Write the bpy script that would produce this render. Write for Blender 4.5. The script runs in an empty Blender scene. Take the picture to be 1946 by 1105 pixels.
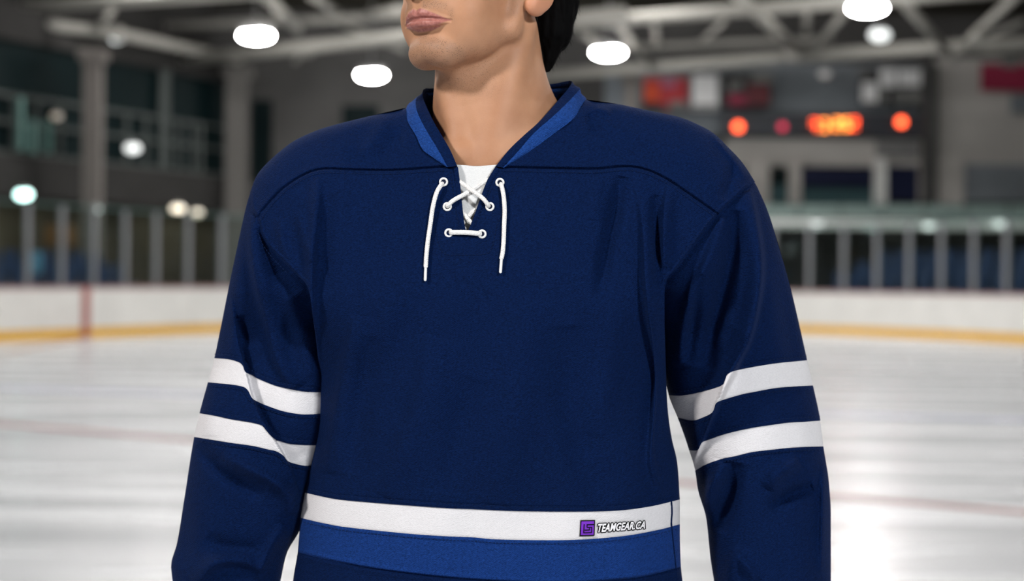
import bpy, bmesh, math, random
import numpy as np
from math import radians, pi, sin, cos
random.seed(4); np.random.seed(4)
C = bpy.context.scene.collection
# ---------------------------------------------------------------- camera
F, CX, HY, H, ROLL = 3000.0, 973.0, 530.0, 1.34, radians(0.5)
cam = bpy.data.cameras.new('camera'); co = bpy.data.objects.new('camera', cam); C.objects.link(co)
cam.sensor_width = 36; cam.lens = F/1946*36; cam.shift_y = -(552.5-HY)/1946
co.location = (0, 0, H); co.rotation_euler = (pi/2, -ROLL, 0)
cam.clip_start = 0.1; cam.clip_end = 200
cam.dof.use_dof = True; cam.dof.focus_distance = 1.655; cam.dof.aperture_fstop = cam.lens/16.5; cam.dof.aperture_blades = 0
sc = bpy.context.scene; sc.camera = co
sc.view_settings.view_transform = 'Standard'; sc.view_settings.look = 'None'
sc.view_settings.exposure = 0.0; sc.view_settings.gamma = 1.0; sc.view_settings.use_curve_mapping = False
# ---------------------------------------------------------------- world (dim hall air light)
w = bpy.data.worlds.new('world'); sc.world = w; w.use_nodes = True
w.node_tree.nodes['Background'].inputs[0].default_value = (0.55, 0.6, 0.65, 1)
w.node_tree.nodes['Background'].inputs[1].default_value = 0.10
LAMP_L = 150.0       # radiance of the hall lamps' diffusers
def area(name, loc, target, size, power, col=(1, 1, 1), size_y=None):
    l = bpy.data.lights.new(name, 'AREA'); l.energy = power; l.color = col; l.shape = 'RECTANGLE'
    l.size = size; l.size_y = size_y or size
    o = bpy.data.objects.new(name, l); C.objects.link(o); o.location = loc
    from mathutils import Vector
    d = Vector(target)-Vector(loc); o.rotation_euler = d.to_track_quat('-Z', 'Y').to_euler()
    return o
area('added_player_light', (-2.8, -1.0, 4.0), (0, 1.7, 1.25), 0.5, 172, (1.0, 0.97, 0.94))  # added key light on the player from front left, no fixture of the hall
area('added_player_light', (2.1, -2.2, 3.4), (0, 1.7, 1.2), 0.45, 190, (0.95, 0.98, 1.0))  # added fill light on the player from front right, no fixture either
# ---------------------------------------------------------------- helpers
def arr(x): return np.asarray(x, dtype=float)
def W(px, py, Y):
    """photo ray -> world point at distance Y along the view axis"""
    px, py, Y = np.broadcast_arrays(arr(px), arr(py), arr(Y))
    cx = (px-CX)/F; cy = (HY-py)/F
    c, s = cos(ROLL), sin(ROLL)
    return np.stack([(cx*c-cy*s)*Y, Y, H+(cx*s+cy*c)*Y], -1)
def Wz(px, py, z):
    d = W(px, py, 1.0) - np.array([0, 0, H]); k = (z-H)/d[..., 2]
    return np.array([0, 0, H])+d*k[..., None] if np.ndim(k) else np.array([0, 0, H])+d*k
def mat(name, col, rough=0.6, metal=0.0, emit=None, es=1.0, spec=0.5, bump=None, sheen=0, var=None, trans=0, alpha=1, sheen_rough=.5, sheen_tint=None):
    m = bpy.data.materials.new(name); m.use_nodes = True; nt = m.node_tree; b = nt.nodes['Principled BSDF']
    b.inputs['Base Color'].default_value = (*col, 1); b.inputs['Roughness'].default_value = rough
    b.inputs['Metallic'].default_value = metal; b.inputs['Specular IOR Level'].default_value = spec
    b.inputs['Transmission Weight'].default_value = trans; b.inputs['Alpha'].default_value = alpha
    if sheen:
        b.inputs['Sheen Weight'].default_value = sheen; b.inputs['Sheen Roughness'].default_value = sheen_rough
        if sheen_tint: b.inputs['Sheen Tint'].default_value = (*sheen_tint, 1)
    if emit: b.inputs['Emission Color'].default_value = (*emit, 1); b.inputs['Emission Strength'].default_value = es
    tc = nt.nodes.new('ShaderNodeTexCoord')
    if var:   # (scale, amount)
        n = nt.nodes.new('ShaderNodeTexNoise'); n.inputs['Scale'].default_value = var[0]; n.inputs['Detail'].default_value = 4
        nt.links.new(tc.outputs['Object'], n.inputs['Vector'])
        mr = nt.nodes.new('ShaderNodeMapRange'); mr.inputs[1].default_value = .3; mr.inputs[2].default_value = .7
        mr.inputs[3].default_value = 1-var[1]; mr.inputs[4].default_value = 1+var[1]
        nt.links.new(n.outputs['Fac'], mr.inputs[0])
        mx = nt.nodes.new('ShaderNodeVectorMath'); mx.operation = 'SCALE'; mx.inputs[0].default_value = col
        nt.links.new(mr.outputs[0], mx.inputs['Scale']); nt.links.new(mx.outputs[0], b.inputs['Base Color'])
    if bump:  # (scale, strength, distance)
        n = nt.nodes.new('ShaderNodeTexNoise'); n.inputs['Scale'].default_value = bump[0]; n.inputs['Detail'].default_value = 2
        nt.links.new(tc.outputs['Object'], n.inputs['Vector'])
        bp = nt.nodes.new('ShaderNodeBump'); bp.inputs['Strength'].default_value = bump[1]; bp.inputs['Distance'].default_value = bump[2]
        nt.links.new(n.outputs['Fac'], bp.inputs['Height']); nt.links.new(bp.outputs[0], b.inputs['Normal'])
    return m
def cloth(name, col, sheen=.3, st=(.25, .4, .9), knit=0.9, spec=.05, lift=None):
    """knit twill: a fine diagonal rib broken up by noise"""
    m = mat(name, col, 0.85, spec=spec, sheen=sheen, sheen_tint=st, sheen_rough=.45)
    nt = m.node_tree; b = nt.nodes['Principled BSDF']; tc = nt.nodes.new('ShaderNodeTexCoord')
    mp = nt.nodes.new('ShaderNodeMapping'); mp.inputs['Scale'].default_value = (1, .35, 1)
    nt.links.new(tc.outputs['Object'], mp.inputs['Vector'])
    nz = nt.nodes.new('ShaderNodeTexNoise'); nz.inputs['Scale'].default_value = 620; nz.inputs['Detail'].default_value = 2
    nt.links.new(mp.outputs[0], nz.inputs['Vector'])
    mp2 = nt.nodes.new('ShaderNodeMapping'); mp2.inputs['Rotation'].default_value = (0, radians(35), 0); mp2.inputs['Scale'].default_value = (1, .3, 2.6)
    nt.links.new(tc.outputs['Object'], mp2.inputs['Vector'])
    wv = nt.nodes.new('ShaderNodeTexNoise'); wv.inputs['Scale'].default_value = 420; wv.inputs['Detail'].default_value = 1
    nt.links.new(mp2.outputs[0], wv.inputs['Vector'])
    ad = nt.nodes.new('ShaderNodeMath'); ad.operation = 'ADD'
    wt = nt.nodes.new('ShaderNodeTexWave'); wt.inputs['Scale'].default_value = 190; wt.inputs['Distortion'].default_value = 3; wt.inputs['Detail'].default_value = 1; wt.inputs['Detail Scale'].default_value = 2
    mp3 = nt.nodes.new('ShaderNodeMapping'); mp3.inputs['Rotation'].default_value = (0, radians(-52), 0); nt.links.new(tc.outputs['Object'], mp3.inputs[0]); nt.links.new(mp3.outputs[0], wt.inputs['Vector'])
    nt.links.new(nz.outputs['Fac'], ad.inputs[0]); nt.links.new(wv.outputs['Fac'], ad.inputs[1])
    bp = nt.nodes.new('ShaderNodeBump'); bp.inputs['Strength'].default_value = knit; bp.inputs['Distance'].default_value = .0009
    ad2 = nt.nodes.new('ShaderNodeMath'); ad2.operation = 'MULTIPLY_ADD'; ad2.inputs[1].default_value = .28; nt.links.new(wt.outputs['Fac'], ad2.inputs[0]); nt.links.new(ad.outputs[0], ad2.inputs[2]); nt.links.new(ad2.outputs[0], bp.inputs['Height']); nt.links.new(bp.outputs[0], b.inputs['Normal'])
    mr = nt.nodes.new('ShaderNodeMapRange'); mr.inputs[1].default_value = .7; mr.inputs[2].default_value = 1.3
    mr.inputs[3].default_value = .70 if lift is None else .95; mr.inputs[4].default_value = 1.38 if lift is None else lift
    nt.links.new(ad.outputs[0], mr.inputs[0])
    mx = nt.nodes.new('ShaderNodeVectorMath'); mx.operation = 'SCALE'; mx.inputs[0].default_value = col
    nt.links.new(mr.outputs[0], mx.inputs['Scale']); nt.links.new(mx.outputs[0], b.inputs['Base Color'])
    return m
def np_mesh(name, V, Q, m=None, parent=None, smooth=True, mats=None, midx=None):
    V = arr(V).reshape(-1, 3); Q = np.asarray(Q, dtype=np.int32); k = Q.shape[1]
    me = bpy.data.meshes.new(name); me.vertices.add(len(V)); me.vertices.foreach_set('co', V.astype(np.float32).ravel())
    me.loops.add(Q.size); me.loops.foreach_set('vertex_index', Q.ravel())
    me.polygons.add(len(Q)); me.polygons.foreach_set('loop_start', np.arange(0, Q.size, k, dtype=np.int32))
    me.update(calc_edges=True); me.validate()
    if smooth: me.polygons.foreach_set('use_smooth', [True]*len(me.polygons))
    for mm in (mats or ([m] if m else [])): me.materials.append(mm)
    if midx is not None: me.polygons.foreach_set('material_index', np.asarray(midx, dtype=np.int32))
    o = bpy.data.objects.new(name, me); C.objects.link(o)
    if parent is not None: par(o, parent)
    return o
def par(o, p):
    o.parent = p
    M = p.location
    q = p
    from mathutils import Matrix
    T = Matrix.Identity(4)
    while q is not None:
        T = Matrix.LocRotScale(q.location, q.rotation_euler, q.scale) @ T if q.parent is None else T
        q = q.parent
    o.matrix_parent_inverse = T.inverted() if p.parent is None else Matrix.Identity(4)
def thing(name, loc, label, cat, group=None):
    o = bpy.data.objects.new(name, None); C.objects.link(o); o.location = loc; o.empty_display_size = .1
    return tag(o, label, cat, group)
def tag(o, label, cat, group=None):
    o['label'] = label; o['category'] = cat
    if group: o['group'] = group
    return o
class MB:
    """collects boxes, prisms and tubes, in world coordinates"""
    def __init__(s): s.b = bmesh.new()
    def box(s, c, size, rz=0, bev=0, M=None):
        from mathutils import Matrix
        T = Matrix.Translation(c) @ Matrix.Rotation(rz, 4, 'Z') @ Matrix.Diagonal((*size, 1))
        r = bmesh.ops.create_cube(s.b, size=1, matrix=T)
        if bev:
            es = list({e for v in r['verts'] for e in v.link_edges})
            bmesh.ops.bevel(s.b, geom=es, offset=bev, segments=2, affect='EDGES')
        return s
    def beam(s, a, b, wd, ht, bev=0):   # box between two points
        from mathutils import Vector, Matrix
        a, b = Vector(a), Vector(b); d = b-a; L = d.length
        q = d.to_track_quat('X', 'Z')
        T = Matrix.Translation((a+b)/2) @ q.to_matrix().to_4x4() @ Matrix.Diagonal((L, wd, ht, 1))
        r = bmesh.ops.create_cube(s.b, size=1, matrix=T)
        if bev:
            es = list({e for v in r['verts'] for e in v.link_edges})
            bmesh.ops.bevel(s.b, geom=es, offset=bev, segments=1, affect='EDGES')
        return s
    def tube(s, a, b, r, n=12, r2=None):
        from mathutils import Vector, Matrix
        a, b = Vector(a), Vector(b); d = b-a
        T = Matrix.Translation((a+b)/2) @ d.to_track_quat('Z', 'Y').to_matrix().to_4x4()
        bmesh.ops.create_cone(s.b, cap_ends=True, segments=n, radius1=r, radius2=r if r2 is None else r2, depth=d.length, matrix=T)
        return s
    def ball(s, c, r, sc=(1, 1, 1), n=12):
        from mathutils import Matrix
        bmesh.ops.create_uvsphere(s.b, u_segments=n, v_segments=max(6, n//2+2), radius=r, matrix=Matrix.Translation(c) @ Matrix.Diagonal((*sc, 1)))
        return s
    def build(s, name, m, parent=None, smooth=False):
        me = bpy.data.meshes.new(name); s.b.to_mesh(me); s.b.free(); me.materials.append(m)
        if smooth: me.polygons.foreach_set('use_smooth', [True]*len(me.polygons))
        o = bpy.data.objects.new(name, me); C.objects.link(o)
        if parent is not None: par(o, parent)
        return o
def struct(o): o['kind'] = 'structure'; return o
def smooth(a, b, x): t = np.clip((x-a)/(b-a), 0, 1); return t*t*(3-2*t)
def pchip(pts):
    p = arr(sorted(pts)); x, y = p[:, 0], p[:, 1]; h = np.diff(x); d = np.diff(y)/h
    m = np.zeros_like(y); m[0], m[-1] = d[0], d[-1]
    for i in range(1, len(x)-1):
        if d[i-1]*d[i] > 0:
            w1, w2 = 2*h[i]+h[i-1], h[i]+2*h[i-1]; m[i] = (w1+w2)/(w1/d[i-1]+w2/d[i])
    def f(q):
        q = arr(q); qq = np.clip(q, x[0], x[-1]); i = np.clip(np.searchsorted(x, qq)-1, 0, len(x)-2)
        t = (qq-x[i])/h[i]
        return (1+2*t)*(1-t)**2*y[i]+t*(1-t)**2*h[i]*m[i]+t*t*(3-2*t)*y[i+1]+t*t*(t-1)*h[i]*m[i+1]
    return f
def cat(pts, k=10):
    """Catmull-Rom through the points"""
    p = arr(pts); 
    if len(p) < 3: return np.stack([p[0]+(p[-1]-p[0])*t for t in np.linspace(0, 1, k+1)])
    P = np.vstack([2*p[0]-p[1], p, 2*p[-1]-p[-2]]); out = []
    for i in range(1, len(P)-2):
        a, b, c, d = P[i-1:i+3]; t = np.linspace(0, 1, k, endpoint=False)[:, None]
        out.append(.5*((2*b)+(c-a)*t+(2*a-5*b+4*c-d)*t*t+(3*b-a-3*c+d)*t**3))
    return np.vstack(out+[p[-1:]])
def resample(c, s):
    """points of polyline c at arc-length fractions s"""
    d = np.r_[0, np.cumsum(np.linalg.norm(np.diff(c, axis=0), axis=1))]; d /= d[-1]
    return np.stack([np.interp(s, d, c[:, k]) for k in range(c.shape[1])], -1)
def pdist(P, poly):
    """distance, side, fraction of the nearest point for P (n,2) to an open polyline"""
    P = arr(P); best = np.full(len(P), 1e9); side = np.zeros(len(P)); fr = np.zeros(len(P))
    a = poly[:-1]; b = poly[1:]; L = np.linalg.norm(b-a, axis=1); cum = np.r_[0, np.cumsum(L)]; tot = cum[-1]
    for i in range(len(a)):
        d = b[i]-a[i]; l2 = max(d@d, 1e-9); v = P-a[i]; t = np.clip(v@d/l2, 0, 1)
        q = v-t[:, None]*d; ds = np.hypot(q[:, 0], q[:, 1]); k = ds < best
        best[k] = ds[k]; side[k] = np.sign(d[0]*v[k, 1]-d[1]*v[k, 0]); fr[k] = (cum[i]+t[k]*L[i])/tot
    return best, side, fr
def grid_quads(nt, ns, off=0):
    i = np.arange(nt-1)[:, None]*ns+np.arange(ns-1)[None]; i = i.ravel()+off
    return np.stack([i, i+1, i+ns+1, i+ns], -1)
def coons(T, B, L, R, s, t):
    T, B, L, R = resample(T, s), resample(B, s), resample(L, t), resample(R, t)
    S, U = s[None, :, None], t[:, None, None]
    P = (1-U)*T[None]+U*B[None]+(1-S)*L[:, None]+S*R[:, None]
    P -= (1-S)*(1-U)*T[0]+S*(1-U)*T[-1]+(1-S)*U*B[0]+S*U*B[-1]
    return P
def cosd(n): return (1-np.cos(np.linspace(0, pi, n)))/2
# ================================================================ THE PLAYER
Y0 = 1.75
navy = cloth('navy_knit', (0.0016, 0.0085, 0.0425), sheen=.05, st=(.12, .25, .75))
royal = cloth('royal_knit', (0.0065, 0.030, 0.145), sheen=.07, st=(.2, .35, .9))
whitek = cloth('white_knit', (0.68, 0.66, 0.675), sheen=.0, knit=.42, lift=1.03)
shirtw = cloth('white_shirt_knit', (0.68, 0.68, 0.68), sheen=.0, knit=.35, lift=1.03)
lacem = cloth('white_lace_braid', (0.82, 0.80, 0.78), sheen=.1, st=(1, 1, 1), knit=1.0, lift=1.05)
plastic = mat('white_plastic', (.8, .79, .77), .35)
stitchm = mat('navy_thread', (.005, .015, .058), .8, spec=.1)
player = thing('person', (0, Y0+.02, 0), 'person standing on the ice in a navy hockey jersey with white and royal stripes', 'person')

# outline of the jersey in the photo
outL = [(380,1345),(345,1200),(328,1105),(325,1075),(336,1035),(350,950),(369,831),(379,786),(395,727),(407,682),(421,615),(438,530),(455,450),(466,400),(475,366)]
shL = [(475,366),(489,332),(516,302),(554,271),(592,252),(630,239),(706,220),(771,205)]
shR = [(1114,189),(1175,198),(1232,210),(1289,222),(1327,237),(1357,254),(1384,280),(1411,309),(1435,346)]
outR = [(1435,346),(1460,404),(1479,465),(1498,530),(1515,600),(1534,685),(1545,733),(1559,800),(1565,850),(1575,915),(1579,980),(1579,1105),(1565,1200),(1515,1345)]
outline = cat(outL+shL[1:]+[(800,172),(850,150),(942,140),(1040,145),(1090,160)]+shR+outR[1:], 5)
fxoL = pchip([(y, x) for x, y in outL]); fxoR = pchip([(y, x) for x, y in outR])
inL = [(640,400),(652,560),(655,700),(650,800),(615,900),(586,960),(570,1008),(545,1052),(533,1105),(520,1160),(500,1250),(478,1345)]
inR = [(1225,400),(1238,560),(1258,690),(1271,752),(1290,800),(1310,857),(1321,895),(1326,930),(1342,985),(1350,1060),(1357,1105),(1364,1150),(1385,1240),(1410,1345)]
fxiL = pchip([(y, x) for x, y in inL]); fxiR = pchip([(y, x) for x, y in inR])
tL = [(545,584),(600,594),(660,602),(720,607),(760,607),(815,603),(883,591),(938,579),(988,571),(1048,566),(1105,557),(1175,553)]
tR = [(545,1262),(650,1264),(765,1268),(830,1276),(880,1287),(940,1292),(1000,1292),(1080,1294),(1105,1297),(1175,1301)]
fxtL, fxtR = pchip(tL), pchip(tR)
Dt = pchip([(100,.055),(200,.060),(260,.072),(320,.086),(450,.110),(600,.124),(800,.126),(950,.120),(1200,.114)])

FK = 2.3
# folds: (where, points, amplitude m, width side -, width side +) in photo px; side + lies to the right when walking the line upwards
FOLDS = [
 # left of the torso: the long edge fold below the yoke seam
 ('T', [(603,336),(604,370),(597,446),(592,522),(594,600),(604,700),(604,800)], .0065, 16, 9),
 ('T', [(530,415),(540,470),(565,520)], .003, 12, 12),
 ('T', [(568,400),(575,440),(590,500)], .0035, 10, 14),
 ('T', [(626,345),(622,420),(618,560)], -.002, 14, 14),
 ('T', [(676,600),(655,700),(636,800),(622,900)], .0065, 13, 34),
 ('T', [(705,640),(690,760),(668,900)], -.0035, 24, 30),
 ('T', [(820,640),(800,760),(765,860),(730,945)], .0045, 24, 48),
 ('T', [(790,560),(740,700),(720,780)], -.002, 30, 30),
 ('T', [(900,720),(870,830),(850,940)], -.003, 36, 36),
 ('T', [(1010,560),(990,700),(960,850),(940,960)], .0035, 50, 50),
 ('T', [(1075,620),(1085,760),(1110,880),(1150,960)], -.005, 40, 40),
 ('T', [(1165,560),(1160,700),(1130,830)], .003, 34, 34),
 ('T', [(1182,335),(1168,400),(1150,480),(1140,560)], -.006, 14, 18),
 ('T', [(1140,335),(1128,420)], .002, 16, 20),
 ('T', [(1216,372),(1224,449),(1228,539),(1240,640),(1247,718),(1243,800),(1238,880),(1255,945)], .0085, 8, 30),
 ('T', [(1270,352),(1262,420),(1262,510)], .005, 7, 20),
 ('T', [(1244,370),(1246,450),(1250,540)], -.0055, 10, 10),
 ('T', [(600,240),(700,290)], .0015, 22, 22), ('T', [(735,225),(690,300)], .0022, 16, 16), ('T', [(765,240),(720,315)], -.0022, 14, 14),
 ('T', [(1130,205),(1160,215)], .003, 8, 10), ('T', [(1120,215),(1140,260)], -.003, 12, 12),
 ('T', [(1375,380),(1385,350),(1400,300)], -.003, 12, 12), ('T', [(1350,250),(1392,300),(1418,340)], .0035, 8, 12),
 # left sleeve
 ('L', [(482,392),(478,446),(487,528),(513,627),(530,692),(560,740)], .0085, 11, 34),
 ('L', [(530,520),(560,600),(585,680),(600,740)], .005, 20, 24),
 ('L', [(500,430),(520,500),(560,560)], -.006, 20, 20),
 ('L', [(466,420),(452,520),(446,620),(440,680)], .004, 16, 22),
 ('L', [(455,600),(470,660)], -.004, 14, 14),
 ('L', [(461,655),(468,704),(482,760),(507,812),(537,862),(560,905)], .0, 6, 30),
 ('L', [(400,700),(396,760),(392,830)], .003, 20, 24),
 ('L', [(376,846),(400,880),(450,915),(500,945)], -.006, 14, 22),
 ('L', [(420,870),(480,895),(540,930),(555,980)], .008, 18, 16),
 ('L', [(350,960),(352,1020),(345,1080)], -.003, 20, 20),
 ('L', [(370,1110),(410,1072),(460,1066),(500,1085)], .009, 10, 22),
 ('L', [(395,1020),(430,1045),(490,1050)], -.004, 18, 18),
 ('L', [(540,1000),(510,1050),(495,1105)], .005, 12, 14),
 # right sleeve
 ('R', [(1424,360),(1438,430),(1446,500),(1440,570),(1424,640),(1400,690),(1372,745),(1345,800),(1325,850),(1312,895)], 0.0162, 30, 7),
 ('R', [(1376,410),(1352,480),(1325,540),(1300,610),(1290,700)], 0.0088, 12, 22),
 ('R', [(1398,400),(1390,480),(1372,560),(1352,640),(1340,700)], -0.0095, 18, 18),
 ('R', [(1330,520),(1318,600),(1305,690)], -0.0054, 12, 14),
 ('R', [(1480,500),(1500,620),(1515,720)], -0.0041, 22, 22),
 ('R', [(1375,880),(1350,930),(1336,985)], 0.0108, 14, 16),
 ('R', [(1400,880),(1385,940),(1362,1010)], -0.0081, 16, 20),
 ('R', [(1460,930),(1480,900),(1520,880)], 0.0068, 16, 20),
 ('R', [(1465,970),(1500,940),(1545,925)], -0.0068, 16, 16),
 ('R', [(1565,880),(1563,980),(1560,1090)], 0.0054, 6, 16),
 ('R', [(1440,1105),(1400,1060),(1385,1110)], 0.0054, 16, 16),
]
FOLDS = [(a, cat(b, 4), c*FK, d*.85, e*.85) for a, b, c, d, e in FOLDS]
SEAMS = [('T', [(489,416),(505,393),(535,361),(573,335),(611,322),(668,323),(744,324),(849,317)]),
         ('T', [(958,318),(1080,321),(1137,321),(1183,317),(1221,321),(1262,338),(1308,368),(1365,408)])]
SEAMS = [(a, cat(b, 6)) for a, b in SEAMS]; LIPS = []
# step folds: cloth on one side lies over the other along a crease (photo px), side = which side is deeper
STEPS = [('L', [(440,560),(452,640),(461,680),(468,708),(482,762),(507,812),(537,862),(556,900),(570,960)], .022, 1, 130),
         ('R', [(1424,640),(1383,709),(1368,750),(1352,787),(1326,857),(1316,885)], .018, 1, 110),
         ('T', [(1228,560),(1247,718),(1241,850),(1262,935)], .009, 1, 30)]
STEPS = [(a, cat(b, 4), c, d, e) for a, b, c, d, e in STEPS]
from mathutils import noise as mnoise
def lf(P, sc, amp, seed=0):
    """cheap smooth noise: sum of a few random waves"""
    r = np.random.RandomState(seed); o = 0
    for k in range(9):
        a = r.uniform(0, 2*pi); f = r.uniform(.6, 1.6)/sc
        o = o+np.sin((P[:, 0]*cos(a)*1.4+P[:, 1]*sin(a)*.6)*f*2*pi+r.uniform(0, 6.3))
    return o*amp/3
LIPON = True
def folds(P, who):
    g = lf(P, 240, .0018, 3)+lf(P, 90, .00035, 5)
    for a, c, amp, w1, w2 in FOLDS:
        if a != who or amp == 0: continue
        m = max(w1, w2)*2.6
        k = np.where((P[:, 0] > c[:, 0].min()-m) & (P[:, 0] < c[:, 0].max()+m) & (P[:, 1] > c[:, 1].min()-m) & (P[:, 1] < c[:, 1].max()+m))[0]
        if not len(k): continue
        d, s, f = pdist(P[k], c); ww = np.where(s > 0, w1, w2)
        tap = np.sqrt(np.clip(np.minimum(f, 1-f)*3.2, 0, 1))
        g[k] += amp*np.exp(-(d/ww)**2)*tap
    for a, c in SEAMS:
        if a != who: continue
        k = np.where((P[:, 0] > c[:, 0].min()-20) & (P[:, 0] < c[:, 0].max()+20) & (P[:, 1] > c[:, 1].min()-20) & (P[:, 1] < c[:, 1].max()+20))[0]
        if len(k):
            d, s, f = pdist(P[k], c)
            g[k] += .0011*np.exp(-((d-6)/4)**2)-.0030*np.exp(-(d/2.4)**2)
    for a, c in (LIPS if LIPON else []):
        if a != who: continue
        k = np.where((P[:, 0] > c[:, 0].min()-20) & (P[:, 0] < c[:, 0].max()+20) & (P[:, 1] > c[:, 1].min()-20) & (P[:, 1] < c[:, 1].max()+20))[0]
        if len(k):
            d, s, f = pdist(P[k], c); g[k] += .0009*np.exp(-((d-4.5)/3)**2)-.0012*np.exp(-((d-9)/2)**2)*.6
    for a, c, amp, sd, rng in STEPS:
        if a != who: continue
        m = rng*1.8
        k = np.where((P[:, 0] > c[:, 0].min()-m) & (P[:, 0] < c[:, 0].max()+m) & (P[:, 1] > c[:, 1].min()-m) & (P[:, 1] < c[:, 1].max()+m))[0]
        if len(k):
            d, s, f = pdist(P[k], c); x = d*s*sd*(1 if a != 'L' else -1)
            left = np.interp(P[k, 1], c[:, 1], c[:, 0]); x = P[k, 0]-left
            if a != 'L' and a != 'T': x = -x
            tap = np.clip(np.minimum(f, 1-f)*5, 0, 1)
            g[k] -= amp*tap*smooth(-1, 3, x)*np.exp(-np.clip(x, 0, None)/rng)
    return g
def f_up(P):
    d, _, _ = pdist(P, outline); q = np.clip(d/150, 0, 1)
    up = .078*np.sqrt(np.clip(1-(1-q)**2, 0, 1))
    cu = np.abs((P[:, 0]-930)/345); D = Dt(P[:, 1])
    return up+(D-.078)*np.exp(-1.1*cu**4)*smooth(0, .8, q)
def d_torso(P, fold=True):
    y = P[:, 1]; xl, xr = fxtL(y), fxtR(y); u = np.clip((P[:, 0]-(xl+xr)/2)/((xr-xl)/2), -1, 1)
    low = Dt(y)*np.clip(1-np.abs(u)**2.7, 0, 1)**.5
    w_ = smooth(560, 720, y); up = np.zeros(len(P)); k = w_ < 1
    if k.any(): up[k] = f_up(P[k])
    r = up*(1-w_)+low*w_
    return r+(folds(P, 'T') if fold else 0)
def tube_u(P, fo, fi):
    y = P[:, 1]; a, b = fo(y), fi(y); return np.clip((P[:, 0]-(a+b)/2)/(np.abs(b-a)/2), -1, 1), np.abs(b-a)/2*Y0/F
def d_sleeve(P, side, fold=True, back=False):
    fo, fi = (fxoL, fxiL) if side == 'L' else (fxoR, fxiR)
    u, r = tube_u(P, fo, fi); y = P[:, 1]
    zc = -.028*smooth(420, 640, y)+.03*smooth(1000, 1340, y)
    tb = np.sqrt(np.clip(1-np.abs(u)**2.15, 0, 1))*r*1.02
    if back: return zc*smooth(420,640,y)-np.maximum(tb*1.05, 0)
    w_ = smooth(440, 640, y); up = np.zeros(len(P)); k = w_ < 1
    if k.any(): up[k] = f_up(P[k])-.005
    r_ = up*(1-w_)+(zc+tb)*w_
    da, _, _ = pdist(P, ARMS[side]); r_ = r_-.0040*np.exp(-(da/6.5)**2)*(y < 600)
    return r_+(folds(P, side) if fold else 0)
def patch3(P2, df):
    P = P2.reshape(-1, 2); d = df(P); return W(P[:, 0], P[:, 1], Y0-d), d
def join(parts):
    V, Q, o = [], [], 0
    for v, q in parts: V.append(v); Q.append(q+o); o += len(v)
    return np.vstack(V), np.vstack(Q)
def surf(T, B, L, R, ns, nt, df, sd=cosd, td=cosd, flip=False):
    s = sd(ns) if callable(sd) else sd; t = td(nt) if callable(td) else td
    P = coons(T, B, L, R, s, t); V, _ = patch3(P, df); q = grid_quads(nt, ns)
    if flip: q = q[:, ::-1]
    return V, q
def strip_mesh(g, flip=False):
    P = g.reshape(-1, 3); V = W(P[:, 0], P[:, 1], Y0-P[:, 2]); q = grid_quads(g.shape[0], g.shape[1])
    return V, q[:, ::-1] if flip else q
lin = lambda n: np.linspace(0, 1, n)
outer_d = lambda n: 1-np.cos(np.linspace(0, pi/2, n))          # dense at s=0
inner_d = lambda n: np.sin(np.linspace(0, pi/2, n))            # dense at s=1
def edge(f, y0, y1, n=40): y = np.linspace(y0, y1, n); return np.stack([f(y), y], -1)

jersey = np_mesh('jersey', *join([(np.zeros((4, 3))+W(930, 700, Y0)+np.eye(4, 3)*1e-4, np.array([[0, 1, 2, 3]]))]), navy, player) if False else None
# --- rows of the torso
yokeL = cat([(489,416),(505,393),(535,361),(573,335),(611,322),(668,323),(744,324),(849,317)])
yokeR = cat([(958,318),(1080,321),(1137,321),(1183,317),(1221,321),(1262,338),(1308,368),(1365,408)])
aL = cat([(771,205),(775,231),(790,257),(803,284),(825,300),(849,317)])
aR = cat([(1114,189),(1091,224),(1053,254),(1012,284),(985,302),(958,318)])
s1 = [(579,937),(638,949),(700,955),(777,961),(850,966),(900,968),(1000,972),(1150,972),(1230,964),(1292,950)]
s2 = [(572,985),(610,994),(661,1003),(777,1015),(850,1020),(900,1022),(950,1026),(1080,1027),(1180,1020),(1250,1008),(1292,997)]
s3 = [(566,1050),(600,1060),(640,1069),(708,1082),(800,1094),(900,1103),(1000,1108),(1100,1108),(1200,1100),(1250,1090),(1294,1078)]
s4 = [(553,1150),(620,1165),(800,1180),(1000,1188),(1200,1182),(1301,1165)]
s1c, s2c, s3c, s4c = map(cat, (s1, s2, s3, s4))
LIPS += [('T', cat([(475,366),(478,395),(489,416),(497,446),(516,476),(554,514),(584,545)])), ('T', cat([(1435,346),(1410,365),(1365,408),(1327,457),(1293,503),(1266,535)]))]
ARMS = {'L': LIPS[-2][1], 'R': LIPS[-1][1]}
SEAMS += [('T', s3c), ('T', ARMS['L']), ('T', ARMS['R'])]
LIPS += [('T', s1c), ('T', s2c), ('T', s3c)]
def cut(c, x0, x1, n=120): x = np.linspace(x0, x1, n); return np.stack([x, np.interp(x, c[:, 0], c[:, 1])], -1)
vL = cat([(869,316),(873,350),(877,390),(881,425),(885,455)]); vR = cat([(942,316),(925,345),(908,390),(895,428),(885,455)])
armL = cat([(489,416),(497,446),(516,476),(554,514),(584,545),(594,600),(602,660),(607,720),(607,760),(603,815),(591,883),(579,937)])
armR = cat([(1365,408),(1327,457),(1293,503),(1266,535),(1263,600),(1264,650),(1268,765),(1276,830),(1287,880),(1292,950)])
parts = []
parts.append(surf(np.vstack([yokeL, [(869,316)]]), cut(s1c, 579, 885), armL, np.vstack([vL, [(885,968)]]), 150, 320, d_torso, outer_d))
parts.append(surf(np.vstack([[(942,316)], yokeR]), cut(s1c, 885, 1292), np.vstack([vR, [(885,968)]]), armR, 190, 320, d_torso, inner_d))
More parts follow.
